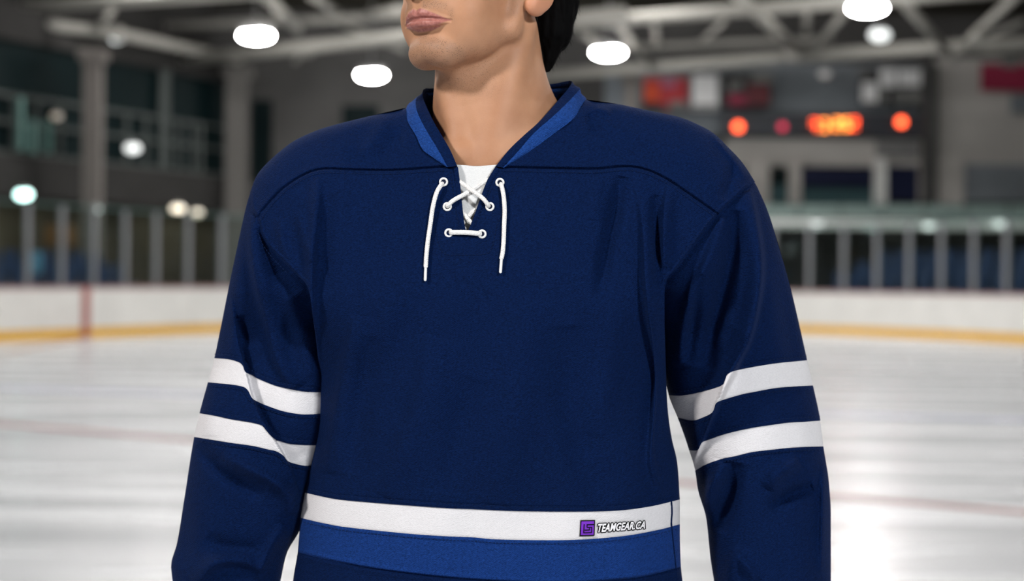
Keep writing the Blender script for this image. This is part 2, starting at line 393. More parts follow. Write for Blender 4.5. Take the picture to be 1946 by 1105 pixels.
backd = lambda P: -np.maximum(.9*d_torso(P, False), .062*np.exp(-((P[:, 0]-942)/165)**4)*smooth(130, 200, P[:, 1]))
topb = np.vstack([cat(shL), [(800,198),(942,180),(1085,186)], cat(shR)])
armLb = np.vstack([cat([(475,366),(478,395),(489,416)]), armL[1:]]); armRb = np.vstack([cat([(1435,346),(1410,365),(1365,408)]), armR[1:]])
parts.append(surf(topb+np.array([0, 3.0])*((topb[:, :1] > 490) & (topb[:, :1] < 1425)), s1c, armLb, armRb, 200, 80, backd, cosd, lin, True))
for ap_, kx in ((armLb, 1), (armRb, -1)):      # cloth under the arms joins front and back
    A_p = resample(ap_, np.linspace(0, 1, 60)); A_p[:, 0] += kx*1.5; dF, dB = d_torso(A_p, False)-.002, backd(A_p)
    parts.append(strip_mesh(np.stack([np.c_[A_p, dF*(1-t)+dB*t] for t in np.linspace(0, 1, 8)]), kx > 0))
V, Q = join(parts)
jersey = np_mesh('jersey', V, Q, navy, player); jersey['label'] = 'navy hockey jersey with lace-up collar'
def sub(name, parts, m, label=None):
    V, Q = join(parts); o = np_mesh(name, V, Q, m, jersey)
    if label: o['label'] = label
    return o
d_yoke = lambda P: d_torso(P)+.0012
yk = []
yk.append(surf(cat(shL), yokeL, cat([(475,366),(478,395),(489,416)]), aL, 150, 80, d_yoke, cosd, cosd))
yk.append(surf(cat(shR), yokeR, aR, cat([(1435,346),(1410,365),(1365,408)]), 150, 80, d_yoke, cosd, cosd))
sub('yoke', yk, navy)
def band(name, T, B, yL, yR, m, label, nt, off):
    L = edge(fxtL, yL[0], yL[1]); R = edge(fxtR, yR[0], yR[1]); L[0], L[-1], R[0], R[-1] = T[0], B[0], T[-1], B[-1]
    t = cosd(nt)
    def df(P):
        global LIPON
        LIPON = m is not whitek; r = d_torso(P)+off; LIPON = True; return r
    pr = [surf(T, B, L, R, 300, nt, df), surf(T, B, L, R, 60, 6, lambda P: -.9*d_torso(P, False)-off, cosd, lin, True)]
    return sub(name, pr, m, label)
band('hem_stripe', s1c, s2c, (937,985), (950,997), whitek, 'white stripe', 16, -.0010)
band('waist_band', s2c, s3c, (985,1050), (997,1078), royal, 'royal blue band', 24, .0004)
band('hem', s3c, s4c, (1050,1150), (1078,1165), navy, None, 24, .0012)

# --- sleeves
S = {}
S['L'] = dict(top=cat([(475.5,367.5),(510,364),(580,380),(640,400)]),
  a=[(407,681),(433,683),(452,688),(461,695),(466,707),(478,713),(492,721),(529,735),(574,744),(606,746),(656,748)],
  b=[(395,727),(437,731),(460,735),(470,741),(479,757),(490,764),(506,771),(538,782),(574,788),(608,787),(655,785)],
  c=[(379,786),(410,791),(437,797),(480,804),(501,811),(512,824),(522,835),(538,841),(556,845),(599,847),(650,845)],
  d=[(369,831),(400,836),(437,842),(480,848),(506,854),(524,858),(538,866),(549,878),(574,885),(588,886),(622,884)])
S['R'] = dict(top=cat([(1434.5,347.5),(1395,347),(1320,372),(1225,400)]),
  a=[(1534,685),(1474,691),(1430,698),(1406,703),(1384,710),(1377,724),(1371,733),(1337,744),(1300,752),(1271,752)],
  b=[(1545,733),(1510,735),(1474,738),(1430,746),(1406,751),(1370,762),(1360,768),(1354,784),(1333,795),(1314,800),(1287,794)],
  c=[(1559,800),(1530,802),(1497,804),(1460,809),(1428,814),(1383,824),(1345,837),(1334,842),(1327,855),(1320,857),(1308,856)],
  d=[(1565,849),(1530,850),(1497,852),(1460,856),(1428,860),(1395,868),(1374,872),(1345,882),(1321,895)])
LIPS += [(k_, cat(S[k_][j_], 6)) for k_ in 'LR' for j_ in 'abcd']
def yof(f, c): return [float(c[0][1]), float(c[-1][1])]
for sd in 'LR':
    fo, fi = (fxoL, fxiL) if sd == 'L' else (fxoR, fxiR); g = S[sd]
    cut_ = lambda c: cat(c, 8)
    cuff = np.array([(fo(1340.), 1340.), ((fo(1340.)+fi(1340.))/2, 1348.), (fi(1340.), 1340.)], dtype=float); cuff = cat(cuff, 8)
    rows = [g['top'], cut_(g['a']), cut_(g['b']), cut_(g['c']), cut_(g['d']), cuff]
    for c in rows: 
        if c is not rows[0] and c is not cuff: c[0, 0] = fo(c[0, 1]); c[-1, 0] = fi(c[-1, 1]) if not (sd == 'L') else c[-1, 0]
    dens = [170, 30, 36, 28, 190]; nm = ['sleeve', 'sleeve_stripe', 'sleeve', 'sleeve_stripe', 'sleeve']
    navs = []
    for k in range(5):
        T, B = rows[k], rows[k+1]
        L = edge(fo, T[0, 1], B[0, 1]); R = edge(fi, T[-1, 1], B[-1, 1]); L[0], L[-1], R[0], R[-1] = T[0], B[0], T[-1], B[-1]
        off = -.0010 if k in (1, 3) else 0.0
        flip = sd == 'R'
        LIPON = k not in (1, 3)
        pr = [surf(T, B, L, R, 110, dens[k], lambda P: d_sleeve(P, sd)+off, cosd, cosd, flip),
              surf(T, B, L, R, 30, max(6, dens[k]//5), lambda P: d_sleeve(P, sd, False, True)-off, cosd, lin, not flip)]
        LIPON = True
        if k in (1, 3): sub('sleeve_stripe', pr, whitek, 'white stripe')
        else: navs += pr
    sub('sleeve', navs, navy)

# --- collar
def ring3(pts, n=120):   # (px,py,depth) list -> resampled dense
    return resample(cat(pts, 8), np.linspace(0, 1, n))
def fd(x, y, o=0): return float(d_torso(np.array([[x, y]], float), False)[0])+o
ca = ring3([(x, y, fd(x, y, .0018)) for x, y in [(849,318),(825,301),(803,284),(790,257),(775,231),(772,206)]]+[(783,193,-.012),(815,186,-.045),(880,182,-.066),(942,180,-.074),(1010,180,-.066),(1075,183,-.045),(1106,184,-.012)]+[(x, y, fd(x, y, .0018)) for x, y in [(1114,189),(1091,224),(1053,254),(1012,284),(985,302),(958,319)]])
cb = ring3([(851,318,fd(851,318,.003)),(832,284,fd(832,284,.0045)),(808,244,fd(808,244,.005)),(793,213,fd(793,213,.005)),(790,191,.012),(799,180,-.014),(820,176,-.044),(880,174,-.064),(942,172,-.070),(1010,170,-.062),(1065,168,-.042),(1096,166,-.012),(1101,171,.010),(1060,213,fd(1060,213,.005)),(1014,254,fd(1014,254,.005)),(988,284,fd(988,284,.0045)),(956,319,fd(956,319,.003))])
cc = ring3([(869,316,fd(869,316,.002)),(855,284,fd(855,284,.0035)),(839,257,fd(839,257,.001)),(824,231,fd(824,231,-.003)),(811,204,.016),(803,182,-.004),(806,169,-.022),(821,168,-.040),(880,166,-.060),(942,163,-.066),(1010,161,-.060),(1045,160,-.050),(1078,154,-.032),(1087,154,-.018),(1081,167,.006),(1065,186,.024),(1027,229,fd(1027,229,-.004)),(996,257,fd(996,257,.0)),(968,284,fd(968,284,.003)),(942,316,fd(942,316,.002))])
def align(a, b):  # resample b so that its samples lie beside a's
    return b
def strip(a, b, bulge, nw=8):
    out = []
    for k in range(nw):
        t = k/(nw-1); p = a*(1-t)+b*t; p = p.copy(); p[:, 2] += bulge*sin(pi*t); out.append(p)
    return np.stack(out)
royal2 = cloth('royal_collar_knit', (0.0095, 0.041, 0.18), sheen=.07, st=(.2, .35, .9))
sub('collar_stripe', [strip_mesh(strip(ca, cb, .0015))], royal2, 'royal blue stripe')
ci = cc.copy(); ci[:, 2] -= .004; ci[:, 1] += 2
cj = cc.copy(); cj[:, 2] -= .010; cj[:, 1] += 62; cj[:, 0] += 0
sub('collar', [strip_mesh(strip(cb, cc, .0018)), strip_mesh(strip(cc, ci, .0008, 4)), strip_mesh(strip(ci, cj, 0, 5))], navy)
# V facing: a turned edge on both sides of the opening
def ribbon(path, wpx, d0, d1, name, m, n=60, bul=.001):
    c = resample(cat(path, 8), np.linspace(0, 1, n)); tg = np.gradient(c, axis=0); tg /= np.linalg.norm(tg, axis=1)[:, None]; nn = np.stack([-tg[:, 1], tg[:, 0]], -1)
    rows = []
    for k in range(7):
        t = k/6-.5; p = c+nn*wpx*2*t*.5; d = d_torso(p, False)+d0+(d1-d0)*(t+.5)+bul*cos(pi*t); rows.append(np.c_[p, d])
    return np.stack(rows)
fac = [strip_mesh(ribbon([(866,318),(870,350),(874,390),(878,425),(884,452)], 9, .0012, .0008, '', navy)),
       strip_mesh(ribbon([(946,320),(930,347),(913,390),(899,428),(886,456)], 9, .0008, .0012, '', navy), True)]
sub('placket_edge', fac, navy)

# --- stitching lines
def onsurf(P, off): return np.c_[P, d_torso(P)+off]
def stitch(path, who='T', offpx=0, L=4.2, gap=2.6, r=.00032, off=.0006):
    c = cat(path, 8) if len(path) < 30 else path
    tot = np.linalg.norm(np.diff(c, axis=0), axis=1).sum(); n = int(tot/(L+gap)); 
    if n < 2: return None
    s0 = np.arange(n)*(L+gap)/tot; s1_ = s0+L/tot
    tgc = np.gradient(c, axis=0); tgc /= np.linalg.norm(tgc, axis=1)[:, None]+1e-9; c = c+np.stack([-tgc[:, 1], tgc[:, 0]], -1)*offpx
    A, B = resample(c, s0), resample(c, s1_); df = d_torso if who == 'T' else (lambda P: d_sleeve(P, who))
    a, b = W(A[:, 0], A[:, 1], Y0-df(A)-off), W(B[:, 0], B[:, 1], Y0-df(B)-off)
    d = b-a; d /= np.linalg.norm(d, axis=1)[:, None]; up = np.cross(d, [0, 1, 0]); up /= np.linalg.norm(up, axis=1)[:, None]; yy = np.array([0, 1, 0.])[None]
    ring = [up*r, -yy*r, -up*r, yy*r]
    V = np.stack([a+x for x in ring]+[b+x for x in ring], 1); base = np.arange(n)[:, None]*8
    Q = np.concatenate([base+np.array(q)[None] for q in ([0, 1, 5, 4], [1, 2, 6, 5], [2, 3, 7, 6], [3, 0, 4, 7], [0, 3, 2, 1], [4, 5, 6, 7])])
    return V.reshape(-1, 3), Q
st = []
for pth, o in [(yokeL, 7), (yokeL, -7), (yokeR, 7), (yokeR, -7), (s1c, -8), (s2c, 7), (s3c, 8)]: st.append(stitch(pth, 'T', o))
for pth in ([(812,324),(820,380),(829,440),(833,463),(846,483),(885,485),(921,483),(934,474),(945,430),(965,380),(986,332)],
            [(856,326),(862,370),(868,410),(875,440)], [(955,328),(935,358),(915,400),(900,436)],
            [(766,212),(770,236),(785,262),(800,290),(822,306)], [(1117,196),(1097,230),(1058,261),(1018,291)]): st.append(stitch(pth))
st.append(stitch(cat([(480,398),(489,440),(508,478),(548,522)]), 'T', -0.0))
st.append(stitch(cat([(1428,358),(1400,372),(1358,408),(1320,455),(1288,498)]), 'T', 0))
o = sub('seam_stitching', [x for x in st if x], stitchm); o['kind'] = 'stuff'
st = []
for sd in 'LR':
    for key, of in (('a', -8), ('c', -8), ('b', 7), ('d', 7)):
        c = cat(S[sd][key], 8); st.append(stitch(c, sd, of if sd == 'L' else -of))
o = sub('sleeve_stitching', [x for x in st if x], stitchm); o['kind'] = 'stuff'

# --- side seam piping at the right hip
def tube_px(path, wpx, th, d_off, name, m, label=None, n=80, nr=10, dfun=None, dabs=None, ends=True, parent=None):
    c = resample(cat(path, 8), np.linspace(0, 1, n)); xy = c[:, :2]; tg = np.gradient(xy, axis=0); tg /= np.linalg.norm(tg, axis=1)[:, None]+1e-9
    nn = np.stack([-tg[:, 1], tg[:, 0]], -1)
    d = c[:, 2] if c.shape[1] > 2 else d_torso(xy)+d_off
    if c.shape[1] > 2 and not dabs: d = d_torso(xy, False)+c[:, 2]
    rows = []
    e = np.minimum(np.arange(n), np.arange(n)[::-1])*1.0; tap = np.sqrt(np.clip(1-(1-np.clip(e/2.5, 0, 1))**2, 0.02, 1)) if ends else np.ones(n)
    for k in range(nr+1):
        a = 2*pi*k/nr; rows.append(np.c_[xy+nn*(wpx/2*cos(a)*tap)[:, None], d+th*sin(a)*tap])
    V, q = strip_mesh(np.stack(rows))
    o = np_mesh(name, V, q, m, parent or jersey)
    if label: o['label'] = label
    return o
tube_px([(1276,952),(1277,975),(1276,998),(1280,1040),(1284,1078),(1288,1120)], 3.5, .0012, .0005, 'side_seam', navy)

# --- eyelets and laces
def eyelet(px, py):
    R_, r = 6.7, 2.1; rows = []
    d = float(d_torso(np.array([[px, py]], float), False)[0]); nu, nv = 24, 8
    for i in range(nv+1):
        b = 2*pi*i/nv; a = np.linspace(0, 2*pi, nu+1)
        rows.append(np.c_[px+(R_+r*cos(b))*np.cos(a), py+(R_+r*cos(b))*np.sin(a), d+.0016+.0013*sin(b)+0*a])
    V, q = strip_mesh(np.stack(rows)); 
    a = np.linspace(0, 2*pi, nu+1)
    rr = np.stack([np.c_[px+.1*np.cos(a), py+.1*np.sin(a), d+.0012+0*a], np.c_[px+5*np.cos(a), py+5*np.sin(a), d+.0012+0*a]])
    V2, q2 = strip_mesh(rr)
    VV, QQ = join([(V, q), (V2, q2)])
    return np_mesh('eyelet', VV, QQ, None, jersey, mats=[plastic, holem], midx=[0]*len(q)+[1]*len(q2))
holem = mat('eyelet_hole', (.004, .008, .03), .9)
for p in [(843,346),(950,347),(850,393),(931,393),(853,443),(916,445)]: eyelet(*p)
LW = 8.4
def lace(pts, **k): return tube_px(pts, k.pop('w', LW), .0019, 0, 'lace', lacem, **k)
lace([(844,347,.000),(839,351,.005),(830,366,.006),(823,392,.005),(818,425,.0045),(813,460,.004),(810,490,.004),(809,511,.004)])
lace([(949,347,.000),(953,353,.005),(957,372,.006),(959,400,.005),(958,430,.0045),(957,460,.004),(955,482,.004),(952,495,.004)])
tube_px([(809,508,.004),(808.5,522,.004),(808,535,.004)], 5.6, .0015, 0, 'lace_tip', plastic, 'white plastic lace tip', n=24)
tube_px([(953,492,.004),(952,505,.004),(951,520,.004)], 5.6, .0015, 0, 'lace_tip', plastic, 'white plastic lace tip', n=24)
lace([(864,340,-.004),(880,350,.002),(898,363,.0075),(915,375,.0085),(925,386,.006),(930,395,.0012)])
lace([(930,341,-.004),(918,348,.000),(898,361,.002),(880,371,.005),(862,381,.006),(852,390,.004),(849,396,.001)])
lace([(870,397,-.005),(882,408,-.0025),(894,422,-.002),(904,430,-.005)])
lace([(905,398,-.007),(892,410,-.0065),(880,424,-.006),(872,432,-.007)])
lace([(853,443,.0012),(860,442,.0045),(885,442,.006),(908,444,.0045),(916,445,.0012)], w=9.5)

# --- maker's mark on the white hem stripe
ink = mat('black_print', (.004, .004, .005), .8, spec=.1); violet = mat('violet_print', (.16, .012, .48), .55); pr_white = mat('white_print', (.82, .8, .82), .6)
def print_poly(polys, m, off, name):
    """flat printed shapes: list of convex quads in px"""
    V, Q = [], []
    for p in polys:
        p = arr(p); n = 6
        g = np.stack([(1-t)*((1-u)*p[0]+u*p[1])+t*((1-u)*p[3]+u*p[2]) for t in np.linspace(0, 1, n) for u in np.linspace(0, 1, n)])
        V.append((W(g[:, 0], g[:, 1], Y0-d_torso(g)-off), grid_quads(n, n)))
    v, q = join(V); return np_mesh(name, v, q, m, jersey)
def mk(u, v):    # patch coordinates 0..1 -> photo px
    a, b, c, d = map(arr, ((1104,990.5),(1130,990),(1129,1018),(1102.5,1019)))
    return tuple((1-v)*((1-u)*a+u*b)+v*((1-u)*d+u*c))
def rect(u0, v0, u1, v1): return [mk(u0, v0), mk(u1, v0), mk(u1, v1), mk(u0, v1)]
print_poly([rect(-.04, -.04, 1.04, 1.04)], ink, .0002, 'logo_border')
print_poly([rect(.04, .04, .96, .96)], violet, .0010, 'logo_patch')
T_ = .065
bars = [(.22,.24,.22+T_,.80),(.22,.78,.80,.78+T_),(.22,.24,.30,.30),(.78,.42,.78+T_,.84),(.44,.42,.84,.42+T_),(.44,.24,.44+T_,.48),(.44,.24,1.0,.24+T_),(.30,.60,.66,.60+T_),(.62,.50,.62+T_,.66)]
print_poly([rect(*b) for b in bars], ink, .0015, 'logo_monogram')
def lettering(name, body, offset, m, off):
    cu = bpy.data.curves.new(name, 'FONT'); cu.body = body; cu.size = 1; cu.offset = offset; cu.resolution_u = 3; cu.space_character = 1.05
    ob = bpy.data.objects.new(name, cu); C.objects.link(ob)
    me = bpy.data.meshes.new_from_object(ob.evaluated_get(bpy.context.evaluated_depsgraph_get())); bpy.data.objects.remove(ob)
    bm = bmesh.new(); bm.from_mesh(me); bmesh.ops.triangulate(bm, faces=bm.faces)
    bmesh.ops.subdivide_edges(bm, edges=[e for e in bm.edges if e.calc_length() > .3], cuts=2)
    bmesh.ops.triangulate(bm, faces=bm.faces); bm.to_mesh(me); bm.free()
    n = len(me.vertices); v = np.zeros(n*3); me.vertices.foreach_get('co', v); v = v.reshape(-1, 3)
    return me, v, off, m, name
ts = [lettering('logo_outline', 'TEAMGEAR.CA', .05, ink, .0004), lettering('logo_lettering', 'TEAMGEAR.CA', .035, pr_white, .0018)]
x0, x1 = ts[1][1][:, 0].min(), ts[1][1][:, 0].max(); cap = ts[1][1][:, 1].max()
for me, v, off, m, name in ts:
    u = (v[:, 0]-x0)/(x1-x0); hgt = 17.5-2*u; h = v[:, 1]/cap
    px = 1134+u*92+h*3.4; base = 1012-7.0*u-.5*u*u; py = base-h*hgt*.90
    me.materials.clear(); me.materials.append(m); dd_ = d_torso(np.c_[px, py])
    shifts = [(0, 0)] if name == 'logo_lettering' else [(1.5*cos(k*pi/4), 1.5*sin(k*pi/4)) for k in range(8)]
    bmo = bmesh.new()
    for i, (sx_, sy_) in enumerate(shifts):
        P = W(px+sx_, py+sy_, Y0-d_torso(np.c_[px+sx_, py+sy_])-off-i*.00001); m2 = me.copy(); m2.vertices.foreach_set('co', P.astype(np.float32).ravel()); bmo.from_mesh(m2); bpy.data.meshes.remove(m2)
    bmo.to_mesh(me); bmo.free(); me.update()
    ob = bpy.data.objects.new(name, me); C.objects.link(ob); par(ob, jersey)

# --- white undershirt in the opening
us = []
T = cat([(850,312),(880,314),(905,315.5),(935,314),(960,311)]); B = cat([(850,500),(900,505),(950,500)])
us.append(surf(T, B, edge(lambda y: 850+0*y, 312, 500), edge(lambda y: 960-10*(y-312)/188, 311, 500), 40, 50, lambda P: d_torso(P, False)-.009+lf(P, 60, .0006, 9), lin, lin))
T2 = T.copy(); 
v0, q0 = us[0]
rim = np.stack([np.c_[T, d_torso(T, False)-.009], np.c_[T+[0, 1], d_torso(T, False)-.013]])
us.append(strip_mesh(rim))
V, Q = join(us); o = np_mesh('undershirt', V, Q, shirtw, player); o['label'] = 'white undershirt at the neck opening'
# ================================================================ HEAD, NECK, BODY (signed distance field, meshed)
PHI, PIT = radians(41), radians(4)
HC = np.array([-0.040, 1.742, 1.6645])        # between the ears
fw = np.array([-sin(PHI)*cos(PIT), -cos(PHI)*cos(PIT), sin(PIT)]); sdv = np.array([cos(PHI), -sin(PHI), 0]); upv = np.cross(sdv, fw)*-1
if upv[2] < 0: upv = -upv
def hw(a, u, f): return HC+(a*sdv+u*upv+f*fw)/1000
def smin(a, b, k): h = np.clip(.5+.5*(b-a)/k, 0, 1); return b*(1-h)+a*h-k*h*(1-h)
def smax(a, b, k): return -smin(-a, -b, k)
def caps(P, a, b, r1, r2=None):
    a, b = arr(a), arr(b); r2 = r1 if r2 is None else r2; d = b-a; t = np.clip((P-a)@d/(d@d), 0, 1)
    return np.linalg.norm(P-a-t[:, None]*d, axis=1)-(r1+(r2-r1)*t)
def chain(P, pts):
    r = None
    for (a, b) in zip(pts[:-1], pts[1:]):
        c = caps(P, a[:3], b[:3], a[3], b[3]); r = c if r is None else smin(r, c, .8)
    return r
def ell(P, c, r):
    q = P-arr(c); r = arr(r); k0 = np.linalg.norm(q/r, axis=1); k1 = np.linalg.norm(q/(r*r), axis=1)+1e-9; return k0*(k0-1)/k1
def neckline(Pw):
    s = caps(Pw, W(924,70,1.765), W(938,215,1.766), .0585, .0635)
    s = smin(s, caps(Pw, W(938,215,1.766), W(950,330,1.76), .0625, .075), .02)
    s = smin(s, caps(Pw, W(985,235,1.79), W(1230,380,1.79), .034, .045), .03)
    s = smin(s, caps(Pw, W(872,262,1.79), W(650,390,1.79), .028, .045), .014)
    s = smin(s, ell(Pw, W(930,520,1.775), (.17,.082,.125)), .05)
    s = smin(s, caps(Pw, W(1000,45,1.720), W(922,296,1.704), .009, .006), .026)      # neck muscle
    s = smin(s, caps(Pw, W(850,165,1.735), W(870,285,1.704), .008, .006), .018)
    s = smin(s, caps(Pw, W(950,300,1.703), W(1120,250,1.745), .008, .008), .020)        # collar bones
    s = smin(s, caps(Pw, W(872,302,1.703), W(760,270,1.74), .008, .008), .020)
    return s
def head_sdf(Pw):
    q = (Pw-HC)*1000; P = np.stack([q@sdv, q@upv, q@fw], -1); A = np.abs(P[:, 0]); PA = P.copy(); PA[:, 0] = A
    s = ell(P, (0,42,-14), (76,80,96))
    s = smin(s, ell(P, (0,8,22), (62,72,66)), 12)
    s = smin(s, ell(P, (0,-42,46), (40,34,40)), 14)
    s = smin(s, caps(PA, (60,-15,-4), (54,-56,4), 10, 10), 16)
    s = smin(s, caps(PA, (54,-56,4), (17,-89,60), 9, 11), 15)
    s = smin(s, ell(PA, (30,-52,36), (26,36,34)), 16)
    s = smin(s, ell(PA, (29,-44,52), (25,30,24)), 12)
    s = smin(s, ell(P, (0,-66,32), (46,28,44)), 14)
    s = smin(s, caps(P, (0,-78,44), (0,-112,0), 16, 26), 16)
    s = smin(s, ell(PA, (13,-89,63), (17,15,18)), 12)
    s = smin(s, ell(P, (0,-86,72), (11,12,11)), 10)
    s = smin(s, ell(PA, (46,-8,44), (20,18,24)), 16)
    s = smin(s, caps(P, (0,16,80), (0,-24,98), 6, 9), 9)
    s = smin(s, ell(P, (0,-27,100), (11,9,10)), 6)
    s = smin(s, ell(PA, (13,-30,88), (8,7,10)), 5)
    s = smax(s, -ell(PA, (6,-36,94), (4,5,5)), 3)
    s = smax(s, -ell(PA, (31,16,84), (15,10,9)), 10); s = smin(s, ell(PA, (31,14,64), (13,12,13)), 4)
    s = smin(s, ell(PA, (32,22,71), (15,6,11)), 3); s = smin(s, ell(PA, (32,7,71), (14,5,9)), 3)
    s = smin(s, caps(PA, (14,28,80), (44,30,62), 4, 4), 10)
    # mouth: philtrum, lips, crease, hollow under the lower lip
    s = smin(s, ell(P, (0,-46,80), (24,15,13)), 12)
    s = smax(s, -caps(P, (0,-38,99), (0,-48,98), 2.0, 2.6), 5)
    up = chain(PA, [(0,-52.6,90.0,3.9),(5,-51.4,90.0,4.3),(12,-52.3,88,4.0),(20,-54.3,83.8,3.2),(31,-57.6,75.5,1.5)])
    s = smin(s, up, 3.0)
    lo = chain(PA, [(0,-62.2,88.4,4.9),(8,-62.0,87.6,4.9),(16,-61.2,84.6,4.2),(29,-58.9,76.2,1.7)])
    s = smin(s, lo, 3.0)
    gr = chain(PA, [(0,-57.2,92.8,1.5),(8,-56.9,91.8,1.5),(16,-57.1,88.4,1.5),(24,-57.9,83.6,1.6),(33.5,-58.9,76.5,1.8)])
    s = smax(s, -gr, 1.6)
    s = smax(s, -caps(PA, (0,-74.5,92.5), (9,-73.5,90), 4.5, 3.5), 9)
    # ears
    ear = caps(PA, (74,-28,-6), (80,-2,-14), 6, 6.5); ear = smin(ear, caps(PA, (80,-2,-14), (80,17,-22), 6.5, 6), 9)
    ear = smin(ear, ell(PA, (79,-9,-21), (6,23,16)), 9)
    ear = smin(ear, ell(PA, (75,-31,-11), (6.5,10,13)), 8)
    ear = smax(ear, -ell(PA, (87,-4,-15), (8,15,7)), 3)
    s = smin(s, ear, 3)
    return s/1000
def arms_sdf(P):
    s = ell(P, (-.02, 1.80, 1.19), (.155, .085, .26))
    s = smin(s, ell(P, (-.02, 1.80, .93), (.16, .10, .13)), .06)
    for sx, sh, el, wr in ((-1, (580,380), (476,860), (432,1330)), (1, (1340,380), (1450,880), (1456,1330))):
        a, b, c = W(*sh, 1.80), W(*el, 1.80), W(*wr, 1.745)
        s = smin(s, caps(P, a, b, .048, .036), .05); s = smin(s, caps(P, b, c, .036, .026), .01)
        hip = np.array([-.02+sx*.09, 1.81, .90]); kn = np.array([-.02+sx*.13, 1.79, .52]); an = np.array([-.02+sx*.15, 1.82, .13])
        s = smin(s, caps(P, hip, kn, .078, .052), .04); s = smin(s, caps(P, kn, an, .050, .036), .01)
        s = smin(s, caps(P, an, an+[sx*.02, -.13, -.055], .034, .030), .02)
    return s
def hand_sdf(P, sx):
    wr = W(432 if sx < 0 else 1456, 1330, 1.745); dn = np.array([sx*-.10, -.12, -1]); dn /= np.linalg.norm(dn)
    fwd = np.array([0, -1, .12]); fwd -= dn*(fwd@dn); fwd /= np.linalg.norm(fwd); inn = np.cross(dn, fwd)*sx; inn = inn if inn[0]*sx < 0 else -inn
    g = lambda d, f, i: wr+(dn*d+fwd*f+inn*i)/1000
    s = caps(P, wr, g(30, 0, 0), .024, .022)
    for k, (f, ln) in enumerate(((28, 82), (10, 92), (-9, 86), (-26, 68))):
        kn = g(84-abs(k-1)*3, f, 2); s = smin(s, caps(P, g(24, f*.6, 0), kn, .014, .011), .012)
        m1 = g(84+ln*.42, f*1.05, 8); m2 = g(84+ln*.75, f*1.05, 20); m3 = g(84+ln*.92, f*1.05, 33)
        s = smin(s, caps(P, kn, m1, .0095, .0085), .003); s = smin(s, caps(P, m1, m2, .0085, .0078), .003); s = smin(s, caps(P, m2, m3, .0078, .0068), .003)
    t1, t2, t3 = g(26, 24, 8), g(62, 42, 18), g(90, 46, 24)
    s = smin(s, caps(P, g(18, 12, 2), t1, .014, .013), .01); s = smin(s, caps(P, t1, t2, .013, .010), .006); s = smin(s, caps(P, t2, t3, .010, .008), .003)
    return s
def skin_sdf(P): return smin(head_sdf(P), neckline(P), .010)
def nets(f, lo, hi, h):
    lo, hi = arr(lo), arr(hi); n = np.ceil((hi-lo)/h).astype(int)+1
    ax = [lo[k]+h*np.arange(n[k]) for k in range(3)]
    X = np.stack(np.meshgrid(*ax, indexing='ij'), -1).reshape(-1, 3); V = np.empty(len(X)); 
    for i in range(0, len(X), 400000): V[i:i+400000] = f(X[i:i+400000])
    V = V.reshape(n); ins = V < 0
    cs = np.zeros(n-1, int)
    for a in (0, 1):
        for b in (0, 1):
            for c in (0, 1): cs += ins[a:n[0]-1+a, b:n[1]-1+b, c:n[2]-1+c]
    mix = (cs > 0) & (cs < 8); idx = -np.ones(n-1, int); ii = np.argwhere(mix); idx[mix] = np.arange(len(ii))
    acc = np.zeros((len(ii), 3)); cnt = np.zeros(len(ii)); cor = [(a, b, c) for a in (0, 1) for b in (0, 1) for c in (0, 1)]
    for A in cor:
        for k in range(3):
            if A[k]: continue
            B = list(A); B[k] = 1
            va = V[ii[:, 0]+A[0], ii[:, 1]+A[1], ii[:, 2]+A[2]]; vb = V[ii[:, 0]+B[0], ii[:, 1]+B[1], ii[:, 2]+B[2]]
            m = (va < 0) != (vb < 0); t = np.where(m, va/(va-vb+1e-12), 0); p = np.tile(arr(A), (len(ii), 1)); p[:, k] = t
            acc[m] += p[m]; cnt[m] += 1
    P = lo+(ii+acc/cnt[:, None])*h; Q = []
    for k in range(3):
        u, v = [(1, 2), (2, 0), (0, 1)][k]; sl0 = [slice(None)]*3; sl1 = [slice(None)]*3; sl0[k] = slice(0, -1); sl1[k] = slice(1, None)
        ch = ins[tuple(sl0)] != ins[tuple(sl1)]; e = np.argwhere(ch)
        e = e[(e[:, u] > 0) & (e[:, v] > 0) & (e[:, u] < n[u]-1) & (e[:, v] < n[v]-1)]
        def cell(du, dv): c = e.copy(); c[:, u] -= du; c[:, v] -= dv; return idx[c[:, 0], c[:, 1], c[:, 2]]
        q = np.stack([cell(1, 1), cell(0, 1), cell(0, 0), cell(1, 0)], -1); s = ins[e[:, 0], e[:, 1], e[:, 2]]; q[~s] = q[~s][:, ::-1]; Q.append(q)
    return P, np.vstack(Q)
def subdiv(P, Q):
    E = np.stack([Q, np.roll(Q, -1, 1)], -1).reshape(-1, 2); Es = np.sort(E, 1); key = Es[:, 0]*len(P)+Es[:, 1]
    uq, inv = np.unique(key, return_inverse=True); a, b = uq//len(P), uq % len(P); inv = inv.reshape(-1, 4)
    n = len(P); M = (P[a]+P[b])/2; Cc = P[Q].mean(1); e = n+inv; c = n+len(M)+np.arange(len(Q))
    return np.vstack([P, M, Cc]), np.vstack([np.stack([Q[:, k], e[:, k], c, e[:, k-1]], -1) for k in range(4)])
def project(P, f, it=3):
    for _ in range(it):
        e = 4e-4; v = f(P); g = np.stack([f(P+np.eye(3)[k]*e)-f(P-np.eye(3)[k]*e) for k in range(3)], -1)/(2*e)
        P = P-np.clip(v, -.003, .003)[:, None]*g/np.maximum((g*g).sum(1), .25)[:, None]
    return P
hp, hq = nets(skin_sdf, (-.22, 1.60, 1.395), (.22, 1.90, 1.80), .0032)
hp, hq = subdiv(hp, hq); hp = project(hp, skin_sdf, 3)
